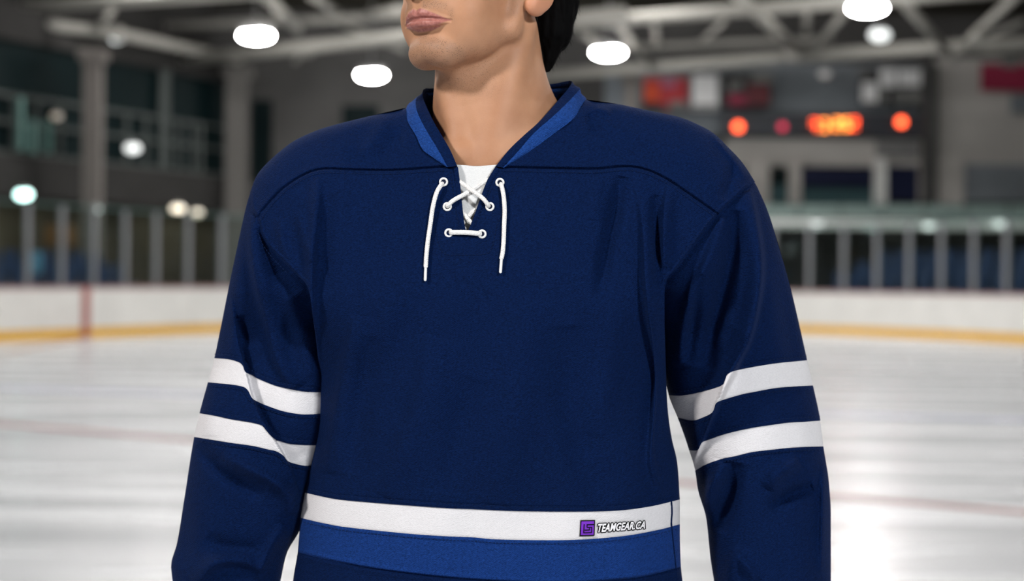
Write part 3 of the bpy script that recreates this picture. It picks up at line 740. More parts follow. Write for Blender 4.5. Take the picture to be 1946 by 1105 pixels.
def refine(P, Q, msk):
    a, b = Q[~msk], Q[msk]; u, inv = np.unique(b, return_inverse=True); P2, Q2 = subdiv(P[u], inv.reshape(-1, 4)); P2[len(u):] = project(P2[len(u):], skin_sdf, 2)
    return np.vstack([P, P2]), np.vstack([a, Q2+len(P)])
qc = (hp[hq].mean(1)-HC)*1000; qc = np.stack([np.abs(qc@sdv), qc@upv, qc@fw], -1)
hp, hq = refine(hp, hq, (qc[:, 0] < 44) & (qc[:, 1] < -38) & (qc[:, 1] > -84) & (qc[:, 2] > 58))
qc = (hp[hq].mean(1)-HC)*1000; qc = np.stack([np.abs(qc@sdv), qc@upv, qc@fw], -1)
hp, hq = refine(hp, hq, (qc[:, 0] < 38) & (qc[:, 1] < -45) & (qc[:, 1] > -70) & (qc[:, 2] > 66))
bp_, bq = nets(arms_sdf, (-.42, 1.55, .02), (.40, 1.95, 1.44), .011)
hl, hlq = nets(lambda P: hand_sdf(P, -1), W(432,1330,1.745)+[-.12, -.16, -.24], W(432,1330,1.745)+[.12, .10, .03], .0035)
hr, hrq = nets(lambda P: hand_sdf(P, 1), W(1456,1330,1.745)+[-.12, -.16, -.24], W(1456,1330,1.745)+[.12, .10, .03], .0035)
BV, BQ = join([(hp, hq), (bp_, bq), (hl, hlq), (hr, hrq)])
# ---- skin material with lip, stubble and flush masks measured in the head's own frame
q = (BV-HC)*1000; HPt = np.stack([q@sdv, q@upv, q@fw], -1); A_ = np.abs(HPt[:, 0]); HA = HPt.copy(); HA[:, 0] = A_
yU = np.interp(A_, [0, 5, 10, 20, 31], [-48.0, -46.0, -47.5, -51.5, -57]); yL = np.interp(A_, [0, 10, 20, 31], [-68.3, -67.6, -64.5, -58.8])
lip = smooth(-.5, 1.0, yU-HPt[:, 1])*smooth(-1.0, .8, HPt[:, 1]-yL)*(A_ < 33)*(HPt[:, 2] > 60)
crk = np.exp(-((HPt[:, 1]+56.8+.05*A_*0)/1.1)**2)*(A_ < 34)*(HPt[:, 2] > 68)*0
ch = ell(HA, (6,-92,70), (34,17,34)); jaw = np.minimum(caps(HA, (54,-56,4), (24,-92,56), 20), 99)
must = np.exp(-((HPt[:, 1]+43)/5)**2)*smooth(4, 10, A_)*smooth(36, 26, A_)*(HPt[:, 2] > 60)
soul = np.exp(-((HPt[:, 1]+74)/3)**2-(A_/7)**2)*(HPt[:, 2] > 60)
must2 = np.exp(-((A_-35)/4)**2)*smooth(-40, -50, HPt[:, 1])*smooth(-66, -54, HPt[:, 1])*(HPt[:, 2] > 55)
side = caps(HA, (62,-5,6), (56,-50,8), 7)
stub = np.clip(smooth(5, -6, ch)*1.0+smooth(4, -14, jaw)*.42+must*.75+soul*1.0+must2*.45+smooth(5, -6, side)*.4, 0, 1)*(1-lip)
und = smooth(-70, -88, HPt[:, 1])*smooth(-150, -112, HPt[:, 1])*smooth(-10, 20, HPt[:, 2]); stub = np.maximum(stub, und*.42)
lobe = smooth(70, 76, A_)*smooth(15, -30, HPt[:, 1])
skinm = bpy.data.materials.new('skin'); skinm.use_nodes = True; nt = skinm.node_tree; b = nt.nodes['Principled BSDF']
b.inputs['Roughness'].default_value = .55; b.inputs['Specular IOR Level'].default_value = .35
b.inputs['Subsurface Weight'].default_value = .12; b.inputs['Subsurface Radius'].default_value = (.008, .003, .0015); b.inputs['Subsurface Scale'].default_value = .6
body = np_mesh('body', BV, BQ, skinm, player)
def attr(o, name, vals):
    a = o.data.attributes.new(name, 'FLOAT', 'POINT'); a.data.foreach_set('value', np.asarray(vals, dtype=np.float32))
if len(body.data.vertices) == len(BV):
    attr(body, 'lip', lip); attr(body, 'stub', stub); attr(body, 'lobe', lobe)
def nd(t, **k):
    n = nt.nodes.new(t)
    for a, v in k.items(): setattr(n, a, v)
    return n
def mixc(fac, A, B, col=True):
    n = nd('ShaderNodeMix', data_type='RGBA'); 
    for s, v in ((n.inputs[0], fac), (n.inputs[6], A), (n.inputs[7], B)):
        if isinstance(v, (tuple, float, int)): s.default_value = v if not isinstance(v, tuple) else (*v, 1)
        else: nt.links.new(v, s)
    return n.outputs[2]
tc = nd('ShaderNodeTexCoord'); n1 = nd('ShaderNodeTexNoise'); n1.inputs['Scale'].default_value = 26; n1.inputs['Detail'].default_value = 5; nt.links.new(tc.outputs['Object'], n1.inputs['Vector'])
def rng(src, a, b2, c, d):
    m = nd('ShaderNodeMapRange'); [setattr(m.inputs[i+1], 'default_value', v) for i, v in enumerate((a, b2, c, d))]; nt.links.new(src, m.inputs[0]); return m.outputs[0]
base = mixc(rng(n1.outputs['Fac'], .35, .65, 0, 1), (0.41, 0.198, 0.107), (0.48, 0.245, 0.137))
al = nd('ShaderNodeAttribute', attribute_name='lip'); asb = nd('ShaderNodeAttribute', attribute_name='stub'); alo = nd('ShaderNodeAttribute', attribute_name='lobe')
base = mixc(alo.outputs['Fac'], base, (0.54, 0.245, 0.14))
base = mixc(rng(asb.outputs['Fac'], 0, 1, 0, .42), base, (0.20, 0.125, 0.085))
vo = nd('ShaderNodeTexVoronoi'); vo.inputs['Scale'].default_value = 900; nt.links.new(tc.outputs['Object'], vo.inputs['Vector'])
n3 = nd('ShaderNodeTexNoise'); n3.inputs['Scale'].default_value = 160; nt.links.new(tc.outputs['Object'], n3.inputs['Vector'])
dots = rng(vo.outputs['Distance'], .30, .22, 0, 1)
mu = nd('ShaderNodeMath', operation='MULTIPLY'); nt.links.new(dots, mu.inputs[0]); nt.links.new(rng(asb.outputs['Fac'], .10, .6, 0, .95), mu.inputs[1])
mu2 = nd('ShaderNodeMath', operation='MULTIPLY'); nt.links.new(mu.outputs[0], mu2.inputs[0]); nt.links.new(rng(n3.outputs['Fac'], .36, .52, .25, 1), mu2.inputs[1])
base = mixc(mu2.outputs[0], base, (0.025, 0.018, 0.015))
n4 = nd('ShaderNodeTexNoise'); n4.inputs['Scale'].default_value = 300; nt.links.new(tc.outputs['Object'], n4.inputs['Vector'])
lipc = mixc(rng(n4.outputs['Fac'], .35, .65, 0, 1), (0.30, 0.105, 0.085), (0.42, 0.165, 0.135))
base = mixc(al.outputs['Fac'], base, lipc); nt.links.new(base, b.inputs['Base Color'])
nt.links.new(rng(al.outputs['Fac'], 0, 1, .55, .45), b.inputs['Roughness'])
n2 = nd('ShaderNodeTexNoise'); n2.inputs['Scale'].default_value = 1000; n2.inputs['Detail'].default_value = 3; nt.links.new(tc.outputs['Object'], n2.inputs['Vector'])
bm_ = nd('ShaderNodeBump'); bm_.inputs['Strength'].default_value = .3; bm_.inputs['Distance'].default_value = .0006; nt.links.new(n2.outputs['Fac'], bm_.inputs['Height']); nt.links.new(bm_.outputs[0], b.inputs['Normal'])
# ---- eyes (above the frame, still there)
eyew = mat('eye_white', (.8, .78, .76), .2); iris = mat('dark_iris', (.02, .012, .008), .15)
for sx in (-1, 1):
    MB().ball(hw(sx*31, 14.5, 66.5), .0118, n=20).build('eye', eyew, player, True)
    MB().ball(hw(sx*31.3, 14.5, 73.6), .0058, n=16).build('iris', iris, player, True)
# ---- hair
hairm = mat('black_hair', (.002, .0018, .002), .75, spec=.06)
def hair_sdf(Pw):
    q = (Pw-HC)*1000; P = np.stack([q@sdv, q@upv, q@fw], -1); PA = P.copy(); PA[:, 0] = np.abs(P[:, 0])
    s = ell(P, (0,48,-24), (88,92,104))
    face = ell(P, (0,-2,66), (76,66,66)); s = smax(s, -face, 8)
    s = smax(s, -(P[:, 1]-2+0.25*P[:, 2]+0*P[:, 0]), 6)                   # cut along the ear line
    low = caps(Pw, W(1062,-30,1.80), W(1053,62,1.795), .027, .0205)*1000
    low = smin(low, caps(Pw, W(1053,62,1.795), W(1040,137,1.79), .0205, .002)*1000, 4)
    low = smin(low, caps(Pw, W(1030,-40,1.86), W(1020,70,1.84), .028, .015)*1000, 16)
    s = smin(s, low, 12)
    n = np.sin(P[:, 0]*.9+P[:, 2]*.6+3*np.sin(P[:, 1]*.03))*.3+np.sin(P[:, 0]*.35-P[:, 2]*.5+2*np.sin(P[:, 1]*.05))*.7
    return (s+n)/1000
vp, vq = nets(hair_sdf, (-.18, 1.60, 1.52), (.10, 1.93, 1.86), .0032)
vp, vq = subdiv(vp, vq); vp = project(vp, hair_sdf, 2)
hair = np_mesh('hair', vp, vq, hairm, player)
# loose strands along the nape
cu = bpy.data.curves.new('hair_strand', 'CURVE'); cu.dimensions = '3D'; cu.bevel_depth = .00016; cu.bevel_resolution = 0
k = np.where((vp[:, 2] < 1.72) & (vp[:, 0] > .0))[0]; rs = np.random.RandomState(2)
for i in rs.choice(k, min(2600, len(k)), replace=False):
    p = vp[i]; L = rs.uniform(.004, .009); out = np.array([.45*(1 if p[0] > .035 else -.5)+rs.normal(0, .25), rs.normal(0, .3)-.25, -1.0]); out /= np.linalg.norm(out)
    sp = cu.splines.new('POLY'); sp.points.add(2)
    for j in range(3):
        t = j/2; c = p-out*.002+out*L*t+np.array([0, 0, -.002])*t*t; sp.points[j].co = (*c, 1); sp.points[j].radius = 1-.8*t
cu.materials.append(hairm); so = bpy.data.objects.new('hair_strands', cu); C.objects.link(so); par(so, hair); so['kind'] = 'stuff'
# ---- trousers, socks and skates (below the frame)
black = mat('black_nylon', (.012, .014, .02), .7, bump=(300, .3, .001)); sockm = cloth('navy_sock_knit', (.0075, .022, .092)); leather = mat('black_leather', (.02, .02, .022), .4); steel = mat('blade_steel', (.7, .7, .72), .25, 1.0)
def loft(rings, n=28):
    V = []; 
    for (x, y, z, a, b2) in rings:
        t = np.linspace(0, 2*pi, n, endpoint=False); V.append(np.c_[x+a*np.cos(t), y+b2*np.sin(t), z+0*t])
    V = np.vstack(V); k = len(rings); Q = [[i*n+j, i*n+(j+1) % n, (i+1)*n+(j+1) % n, (i+1)*n+j] for i in range(k-1) for j in range(n)]
    return V, np.array(Q)
def dens(r, m=6): r = arr(r); return cat(r, m)
xs = -.02
pt = [loft(dens([(xs, 1.79, 1.06, .175, .115), (xs, 1.80, .98, .185, .125), (xs, 1.80, .90, .19, .13), (xs, 1.80, .84, .175, .12)]))]
for sx in (-1, 1): pt.append(loft(dens([(xs+sx*.085, 1.80, .92, .10, .125), (xs+sx*.11, 1.80, .75, .108, .12), (xs+sx*.125, 1.79, .60, .10, .11), (xs+sx*.13, 1.79, .55, .09, .10)])))
V, Q = join(pt); np_mesh('shorts', V, Q, black, player)['label'] = 'black padded hockey shorts'
for sx in (-1, 1):
    V, Q = loft(dens([(xs+sx*.13, 1.79, .60, .075, .085), (xs+sx*.135, 1.785, .50, .072, .08), (xs+sx*.14, 1.80, .36, .066, .075), (xs+sx*.15, 1.815, .22, .05, .055)])); np_mesh('sock', V, Q, sockm, player)
    x = xs+sx*.155
    V, Q = loft(dens([(x, 1.82, .29, .052, .060), (x, 1.82, .20, .050, .060), (x, 1.80, .14, .048, .085), (x, 1.765, .10, .050, .135), (x, 1.765, .075, .046, .135), (x, 1.765, .072, .01, .03)])); sk = np_mesh('skate', V, Q, leather, player)
    MB().box((x, 1.80, .052), (.022, .20, .045), bev=.004).build('blade_holder', plastic, sk); MB().box((x, 1.77, .016), (.0035, .27, .032), bev=.001).build('blade', steel, sk)
# ================================================================ THE RINK
ice_m = mat('ice', (.74, .75, .77), .16, spec=.5)
nt = ice_m.node_tree; b = nt.nodes['Principled BSDF']
tc = nd('ShaderNodeTexCoord'); mp = nd('ShaderNodeMapping'); mp.inputs['Rotation'].default_value = (0, 0, radians(-25)); mp.inputs['Scale'].default_value = (.25, 1.4, 1); nt.links.new(tc.outputs['Object'], mp.inputs[0])
n1 = nd('ShaderNodeTexNoise'); n1.inputs['Scale'].default_value = 1.1; n1.inputs['Detail'].default_value = 5; nt.links.new(mp.outputs[0], n1.inputs['Vector'])
nt.links.new(mixc(rng(n1.outputs['Fac'], .35, .65, 0, 1), (.63, .645, .67), (.76, .775, .80)), b.inputs['Base Color'])
nt.links.new(rng(n1.outputs['Fac'], .3, .7, .18, .32), b.inputs['Roughness'])
n2 = nd('ShaderNodeTexNoise'); n2.inputs['Scale'].default_value = 6; n2.inputs['Detail'].default_value = 6; nt.links.new(mp.outputs[0], n2.inputs['Vector'])
bm_ = nd('ShaderNodeBump'); bm_.inputs['Strength'].default_value = .05; bm_.inputs['Distance'].default_value = .02; nt.links.new(n2.outputs['Fac'], bm_.inputs['Height']); nt.links.new(bm_.outputs[0], b.inputs['Normal'])
board_w = mat('white_board', (.74, .73, .70), .35, var=(1.5, .05)); yellow = mat('yellow_kick_strip', (.74, .40, .015), .6, spec=.15); capr = mat('pale_red_cap', (.42, .25, .25), .4)
post_m = mat('aluminium', (.27, .275, .29), .55, .2); concb = mat('back_wall_paint', (.09, .088, .086), .9, spec=.05, var=(.6, .15)); conc = mat('grey_concrete', (.036, .035, .034), .9, spec=.05, var=(.6, .15)); conc2 = mat('light_concrete', (.15, .15, .145), .8, var=(.5, .12)); dark = mat('dark_glazing', (.002, .008, .009), .6, spec=.1)
frame_m = mat('grey_frame', (.05, .06, .057), .6); steelw = mat('white_painted_steel', (.30, .29, .265), .6, spec=.15); roofm = mat('dark_roof_deck', (.03, .028, .022), .95, spec=.03); seatm = mat('blue_seat', (.006, .024, .075), .6)
glass = bpy.data.materials.new('rink_glass'); glass.use_nodes = True; nt = glass.node_tree; nt.nodes.remove(nt.nodes['Principled BSDF'])
tr = nd('ShaderNodeBsdfTransparent'); tr.inputs[0].default_value = (.86, .92, .90, 1); gl = nd('ShaderNodeBsdfGlossy'); gl.inputs[0].default_value = (.9, .95, .95, 1); gl.inputs['Roughness'].default_value = .04
mx = nd('ShaderNodeMixShader'); mx.inputs[0].default_value = .035; nt.links.new(tr.outputs[0], mx.inputs[1]); nt.links.new(gl.outputs[0], mx.inputs[2]); nt.links.new(mx.outputs[0], nt.nodes['Material Output'].inputs[0])
floor = struct(MB().box((0, 20, -.05), (90, 110, .1)).build('floor', ice_m))
# painted lines under the ice skin
line_r = mat('red_ice_line', (.42, .19, .18), .2); line_b = mat('blue_ice_line', (.38, .42, .60), .2)
def ice_line(a, b2, wd, m):
    a, b2 = arr(a), arr(b2); d = b2-a; n = np.array([-d[1], d[0]])/np.linalg.norm(d)*wd/2
    V = [(*(a+n), .0), (*(a-n), .0), (*(b2-n), .0), (*(b2+n), .0), (*(a+n), .002), (*(a-n), .002), (*(b2-n), .002), (*(b2+n), .002)]
    return np_mesh('ice_line', V, [[0, 1, 2, 3], [4, 5, 6, 7], [0, 4, 5, 1], [1, 5, 6, 2], [2, 6, 7, 3], [3, 7, 4, 0]], m, floor, False)
def ext(a, b2, k0, k1): a, b2 = arr(a)[:2], arr(b2)[:2]; d = b2-a; return a-d*k0, b2+d*k1
ice_line(*ext(Wz(0, 806, 0.), Wz(1946, 975, 0.), .8, .8), .16, line_r)['label'] = 'thin red line'
ice_line(*ext(Wz(0, 738, 0.), Wz(1946, 800, 0.), .25, .6), .30, line_b)['label'] = 'blue line'
# ---- boards
bx_ = cat([(-15.4, -8), (-15.4, 8), (-14.9, 18), (-13.6, 24.5), (-10.4, 31), (-7.3, 37.3), (-2.5, 41.6), (2.8, 43), (7.8, 41), (11.6, 35), (13.8, 27.5), (15.2, 18), (15.6, 8), (15.6, -8)], 8)
Ltot = np.linalg.norm(np.diff(bx_, axis=0), axis=1).sum(); NB = int(Ltot/2.4); bp = resample(bx_, np.linspace(0, 1, NB+1))
boards = thing('rink_boards', (*bp[NB//2], 0), 'long curved white rink boards with a yellow kick strip around the ice', 'barrier')
glassr = thing('rink_glass', (*bp[NB//2], 1.1), 'row of clear safety glass panes and metal posts on top of the white boards', 'glass screen')
def seg(p, q, y, z0, z1, th, name, m, parent, off=0.0, gap=0.0, bev=0):
    p, q = arr(p), arr(q); d = (q-p)/np.linalg.norm(q-p); n = np.array([-d[1], d[0]])*off; p, q = p+n+d*gap, q+n-d*gap
    return MB().beam((*p, (z0+z1)/2), (*q, (z0+z1)/2), th, z1-z0, bev).build(name, m, parent)
vis = lambda p: p[1] > 4
gate = bp[np.argmin(np.abs(bp[:, 1]/np.maximum(bp[:, 1], 1)*973*0+bp[:, 0]/np.maximum(bp[:, 1], 1)*F+CX-163)+1e4*(bp[:, 1] < 5))]
for i in range(NB):
    p, q = bp[i], bp[i+1]
    if max(p[1], q[1]) < -6: continue
    seg(p, q, 0, .20, 1.04, .10, 'board_panel', board_w, boards, gap=.008)
    seg(p, q, 0, 0, .20, .12, 'kick_strip', yellow, boards, gap=.0)
    seg(p, q, 0, 1.04, 1.09, .14, 'cap_rail', capr, boards)
hit = None
for i in range(NB):      # red goal-line stripe on the boards
    p, q = bp[i], bp[i+1]
    for t in np.linspace(0, 1, 12):
        c = p*(1-t)+q*t
        if c[1] > 5 and abs(c[0]/c[1]*F+CX-166) < 14 and hit is None: hit = (c, (q-p)/np.linalg.norm(q-p))
if hit:
    c, d = hit; n = np.array([-d[1], d[0]]); n = n if n@(-c) > 0 else -n; c2 = c+n*.065
    MB().beam((*(c2-d*.12), .545), (*(c2+d*.12), .545), .012, 1.07).build('goal_line_stripe', mat('red_board_paint', (.36, .085, .07), .4), boards)['label'] = 'red vertical stripe'
    e = c2+np.array([.5, -7.0]); ice_line(c2, e, .20, line_r)['label'] = 'red line for the board stripe reflected in the ice'  # stripe's reflection drawn as a coloured line on the ice
# glass posts: dense enough to read as in the photo
NP = int(Ltot/1.05); pp = resample(bx_, np.linspace(0, 1, NP+1))
for i in range(NP):
    p, q = pp[i], pp[i+1]
    if max(p[1], q[1]) < 12: continue
    seg(p, q, 0, 1.10, 2.78, .012, 'glass_pane', glass, glassr, gap=.035)
    seg(p, q, 0, 2.78, 2.82, .03, 'top_channel', mat('green_glass_edge', (.10, .16, .15), .3) if i == 0 or 'gch' not in globals() else gch, glassr)
    if 'gch' not in globals(): gch = bpy.data.materials['green_glass_edge']
    MB().box((*p, 1.945), (.105, .10, 1.69), math.atan2(*(q-p)[::-1]), .01).build('glass_post', post_m, glassr)
# ---- left wall with glazing
def onwall(px, py, A, B):
    """where the photo ray meets the vertical plane through A-B"""
    d = W(px, py, 1.0)-np.array([0, 0, H]); A, B = arr(A), arr(B); w_ = B-A; n = np.array([-w_[1], w_[0]]); k = (A@n)/(d[0]*n[0]+d[1]*n[1]); return np.array([0, 0, H])+d*k
A1, B1 = (-13.3, 41.0), (-9.1, 50.0); wd = (arr(B1)-arr(A1))/np.linalg.norm(arr(B1)-arr(A1)); wn = np.array([wd[1], -wd[0]])    # wn points to the ice
def lw(s, z, off=0): p = arr(A1)+wd*s+wn*off; return (*p, z)
wl = struct(MB().beam(lw(-34, 3.95, -.25), lw(10.2, 3.95, -.25), .5, 1.1).beam(lw(-34, 7.95, -.25), lw(10.2, 7.95, -.25), .5, .9).beam(lw(-34, 5.5, -.8), lw(10.2, 5.5, -.8), .1, 11).build('wall_left', conc))
win = struct(MB().beam(lw(-34, 6.0, -.3), lw(10.2, 6.0, -.3), .08, 3.1).build('window_1', dark))
for z in (6.05, 5.35, 4.55): 
    for k in range(-16, 5): MB().beam(lw(k*2, z, -.12), lw(k*2+2, z, -.12), .09, .10).build('transom', frame_m, win)
for px in (-60, 31, 75, 119, 246, 283, 345, 372, 388):
    p = onwall(px, 300, A1, B1); s = (p[:2]-arr(A1))@wd; MB().beam(lw(s, 4.5, -.1), lw(s, 6.05, -.1), .10, .10).build('mullion', frame_m, win)
for px, wdt in ((-150, .5), (315, .26)):
    p = onwall(px, 300, A1, B1); s = (p[:2]-arr(A1))@wd; MB().beam(lw(s, 4.5, -.05), lw(s, 7.5, -.05), .2, wdt).build('mullion', frame_m, win)
# teal inner frames seen through the glazing
teal = mat('teal_frame', (.10, .20, .18), .5)
for a, b2 in (((20, 185), (20, 285)), ((44, 228), (44, 290)), ((73, 228), (73, 290))):
    p, q = onwall(a[0], a[1], A1, B1), onwall(b2[0], b2[1], A1, B1); MB().beam((p[0]+.25, p[1], p[2]), (q[0]+.25, q[1], q[2]), .16, .12).build('mullion', teal, win)
def column(px, y0, y1, wd_, Y, m, label, grp=None):
    b2, t = W(px, y1, Y), W(px, y0, Y); z0, z1 = 0, t[2]
    o = thing('steel_column', (b2[0], Y, 0), label, 'column', grp)
    MB().box((b2[0], Y, (z0+z1)/2), (wd_, wd_, z1-z0), bev=.03).build('shaft', m, o); MB().box((b2[0], Y, z1-.15), (wd_*1.5, wd_*1.5, .3), bev=.02).build('cap', m, o); MB().box((b2[0], Y, .1), (wd_*1.5, wd_*1.5, .2), bev=.02).build('base', m, o)
    return o
col_m = mat('painted_column', (.17, .155, .145), .8, spec=.1); col_d = mat('dark_column', (.10, .094, .088), .7)
column(174, 95, 560, .46, 42.0, col_m, 'tall grey steel column in front of the dark glazed wall')
column(449, 128, 400, .62, 49.6, col_d, 'dim broad column at the corner where the glazed wall ends')
column(1197, 140, 400, .40, 50.5, col_m, 'pale column beside the orange and red banner')
# ---- back wall
YB = 55.0
wb = struct(MB().box((2, YB+.25, 5.5), (70, .5, 11)).build('wall_back', concb))
def on(px, py, Y): return W(px, py, Y)
def panel(x0, y0, x1, y1, Y, th, m, name, parent=None, bev=.0):
    p, q = on(x0, y0, Y), on(x1, y1, Y); o = MB().box(((p[0]+q[0])/2, Y+th/2, (p[2]+q[2])/2), (abs(q[0]-p[0]), th, abs(p[2]-q[2])), bev=bev).build(name, m, parent); return o
slate = mat('slate_cladding', (.21, .235, .26), .7, var=(.7, .12)); dblue = mat('dark_blue_window', (.006, .010, .040), .6, spec=.2); tealw = mat('teal_glass', (.04, .09, .10), .6, spec=.2)
greyw = mat('warm_grey_panel', (.52, .50, .47), .8, var=(.4, .12)); greenish = mat('greenish_rail_glass', (.22, .30, .28), .5); railm = mat('light_grey_fascia', (.85, .88, .85), .6, var=(.8, .1))
struct(panel(1150, 118, 1760, 262, YB-.1, .15, slate, 'wall_back_cladding', wb))
for i, (x0, y0, x1, y1) in enumerate(((478, 190, 516, 345), (650, 200, 720, 262))): struct(panel(x0, y0, x1, y1, YB-.08, .1, dark, f'window_{i+2}'))
struct(panel(1380, 262, 2300, 322, YB-.5, .5, greyw, 'wall_back_fascia', wb))
for i, (x0, y0, x1, y1, m) in enumerate(((1462, 322, 1500, 352, dark), (1522, 319, 1662, 360, dblue), (1440, 352, 1662, 388, tealw), (1685, 315, 1748, 382, dblue), (1832, 312, 1990, 384, slate))):
    struct(panel(x0, y0, x1, y1, YB-.75, .2, m, f'window_{i+4}'))
for i, (x0, x1, m) in enumerate(((1420, 1462, greyw), (1500, 1522, greyw), (1662, 1685, railm), (1748, 1762, greyw), (1782, 1832, greyw))): struct(panel(x0, 300, x1, 388, YB-.9, .25, m, f'trim_{i+1}'))
struct(panel(1757, 120, 1780, 390, YB-1.3, .35, mat('dark_pilaster', (.07, .07, .068), .8), 'trim_6'))
struct(panel(1780, 110, 2400, 330, YB-.6, .4, greyw, 'wall_back_right', wb))
panel(1665, 268, 1745, 300, YB-.8, .06, mat('pale_sign', (.21, .21, .21), .6), 'wall_sign'); o = bpy.data.objects['wall_sign']; tag(o, 'pale blank sign board on the grey fascia below the scoreboard', 'sign')
# balcony in front of the right back wall
bal = thing('balcony', W(1700, 440, YB-4), 'pale balcony front with a glass rail above the dark seating', 'balcony')
panel(1200, 414, 2400, 441, YB-5, .5, railm, 'fascia', bal); 
for k in range(14): panel(1200+k*80, 389, 1276+k*80, 414, YB-4.9, .06, greenish, 'rail_panel', bal)
panel(1200, 441, 2400, 450, YB-5, 5, conc, 'soffit', bal)
# seating rows
def seat_bank(name, P0, P1, rows, label, grp, n):
    t = thing(name, (*((arr(P0)+arr(P1))/2), 0), label, 'seating'); P0, P1 = arr(P0), arr(P1); d = (P1-P0)/np.linalg.norm(P1-P0); nn = np.array([-d[1], d[0]]); nn = nn if nn@P0 > 0 else -nn
    for r in range(rows):
        z = .75+.30*r; o0 = P0+nn*(.5+.85*r); o1 = P1+nn*(.5+.85*r)
        MB().beam((*o0, z/2), (*o1, z/2), .85, z).build('step', conc, t)
        m = MB()
        for k in range(n):
            c = o0+(o1-o0)*((k+.5)/n); a = math.atan2(d[1], d[0])
            m.box((*c, z+.35), (.46, .42, .06), a, .02); cb_ = c+nn*.22; m.box((*cb_, z+.62), (.46, .06, .5), a, .02)
        s_ = m.build('seat_row', seatm, t); s_['kind'] = 'stuff'
    return t
seat_bank('seating', (-16.2, 26.5), (-9.3, 40.5), 2, 'bank of dark blue seats behind the rink glass near the steel column', '', 26)
seat_bank('seating', (8.5, 44.5), (16.5, 31.5), 3, 'bank of dark blue seats behind the rink glass below the scoreboard', '', 24)
# lower wall behind the seats
struct(MB().beam(lw(-34, 1.7, -.6), lw(10.2, 1.7, -.6), .2, 3.4).build('wall_left_lower', mat('brown_lower_wall', (.050, .042, .030), .9, spec=.1, var=(.3, .7))))
def bulk(px0, px1, py0, py1, Y, m, name, label, ct):
    o = panel(px0, py0, px1, py1, Y, .3, m, name, None, .03); tag(o, label, ct); return o
bulk(84, 136, 428, 468, 40.5, mat('brown_board', (.16, .075, .022), .6), 'notice_board', 'brown notice board behind the glass between the first posts', 'board')
bulk(48, 72, 478, 520, 33.2, mat('light_blue_jacket', (.10, .27, .42), .6), 'seat_cover', 'light blue cover on a seat behind the rink glass', 'cover')
# ---- ceiling
ceil = struct(MB().box((0, 22, 10.9), (90, 110, .2)).build('ceiling', roofm))
for k in range(24): MB().beam((-40, 6+k*2.2, 10.7), (40, 6+k*2.2, 10.7), .12, .22).build('roof_rib', mat('roof_rib', (.045, .042, .034), .95, spec=.03) if k == 0 else bpy.data.materials['roof_rib'], ceil)
struct(MB().box((-42, 22, 5.4), (.3, 110, 11)).box((42, 22, 5.4), (.3, 110, 11)).box((0, -30, 5.4), (84, .3, 11)).build('wall_hall', conc))
def truss(name, label, members, balls=()):
    P0 = Wz(*members[0][1], members[0][4] if len(members[0]) > 4 else 8.0); o = thing(name, P0, label, 'roof truss', 'roof trusses')
    for mm in members:
        nm, a, b2, r = mm[:4]; z = mm[4] if len(mm) > 4 else 8.0; z2 = mm[5] if len(mm) > 5 else z; k0, k1 = (mm[6] if len(mm) > 6 else (0, 0))
        p, q_ = Wz(*a, z), Wz(*b2, z2); d = q_-p; p, q_ = p-d*k0, q_+d*k1
        MB().tube(p, q_, r, 14).build(nm, steelw, o, True)
    for (x, y, z, r) in balls: MB().ball(Wz(x, y, z), r, n=14).build('node', steelw, o, True)
    return o
truss('roof_truss', 'pale truss chord running from the top edge towards the glazed wall', [('chord', (0, 16), (300, -4), .17, 8.6, 8.6, (.6, .6)), ('chord', (0, 36), (225, 64), .15, 8.1, 8.1, (.5, 0)), ('chord', (225, 64), (420, 106), .15, 8.1, 8.1, (0, .2)), ('brace', (185, 55), (215, 18), .10, 8.1, 8.6), ('brace', (100, 88), (330, 112), .10, 7.9, 7.9, (.3, 0))], [(225, 64, 8.1, .22)])
truss('roof_truss', 'truss chord rising from the dim corner column to behind the head', [('chord', (280, 121), (762, 70), .18, 7.9, 7.9, (0, .7)), ('chord', (265, 52), (760, 30), .12, 9.0, 9.0, (.1, .5)), ('brace', (502, -12), (566, 56), .15, 8.6, 8.8), ('brace', (590, -10), (640, 24), .12, 9.2, 9.2), ('brace', (560, 118), (585, 90), .09, 7.9, 8.3), ('brace', (640, 40), (770, 96), .09, 9.0, 7.9), ('chord', (700, 30), (770, 18), .16, 8.8, 8.8)], [(585, 96, 7.9, .2)])
truss('roof_truss', 'long pale chord crossing the top just right of the head', [('chord', (1100, 42), (1600, 4), .17, 8.4, 8.4, (.6, .6)), ('brace', (1395, -16), (1516, 98), .16, 8.6, 8.0), ('brace', (1612, 18), (1545, 96), .10, 8.4, 8.0), ('brace', (1170, 42), (1240, 126), .10, 8.4, 7.9), ('brace', (1100, 62), (1160, 90), .10, 8.3, 7.9), ('post', (1533, 15), (1533, 62), .09, 8.4, 8.2), ('post', (1245, 36), (1250, 100), .08, 8.4, 8.1), ('brace', (1376, 40), (1330, 84), .07, 8.5, 8.2), ('chord', (1230, 88), (1520, 76), .10, 8.8, 8.8, (.2, .2))])
truss('roof_truss', 'long pale chord passing over the banners on the slate wall', [('chord', (1100, 138), (1500, 108), .17, 7.9, 7.9, (.6, 0)), ('chord', (1500, 108), (1850, 86), .17, 7.9, 7.9, (0, .6)), ('chord', (1868, 96), (1990, 84), .12, 8.2, 8.2)], [(1505, 103, 7.9, .24)])
truss('roof_truss', 'V shaped truss with a round joint at its tip over the right banner', [('brace', (1700, -14), (1808, 106), .13, 8.6, 7.6), ('brace', (1936, -12), (1810, 106), .11, 8.6, 7.6), ('chord', (1810, 100), (1946, 40), .06, 7.6, 8.2)], [(1808, 106, 7.6, .20), (1855, 69, 7.85, .17)])
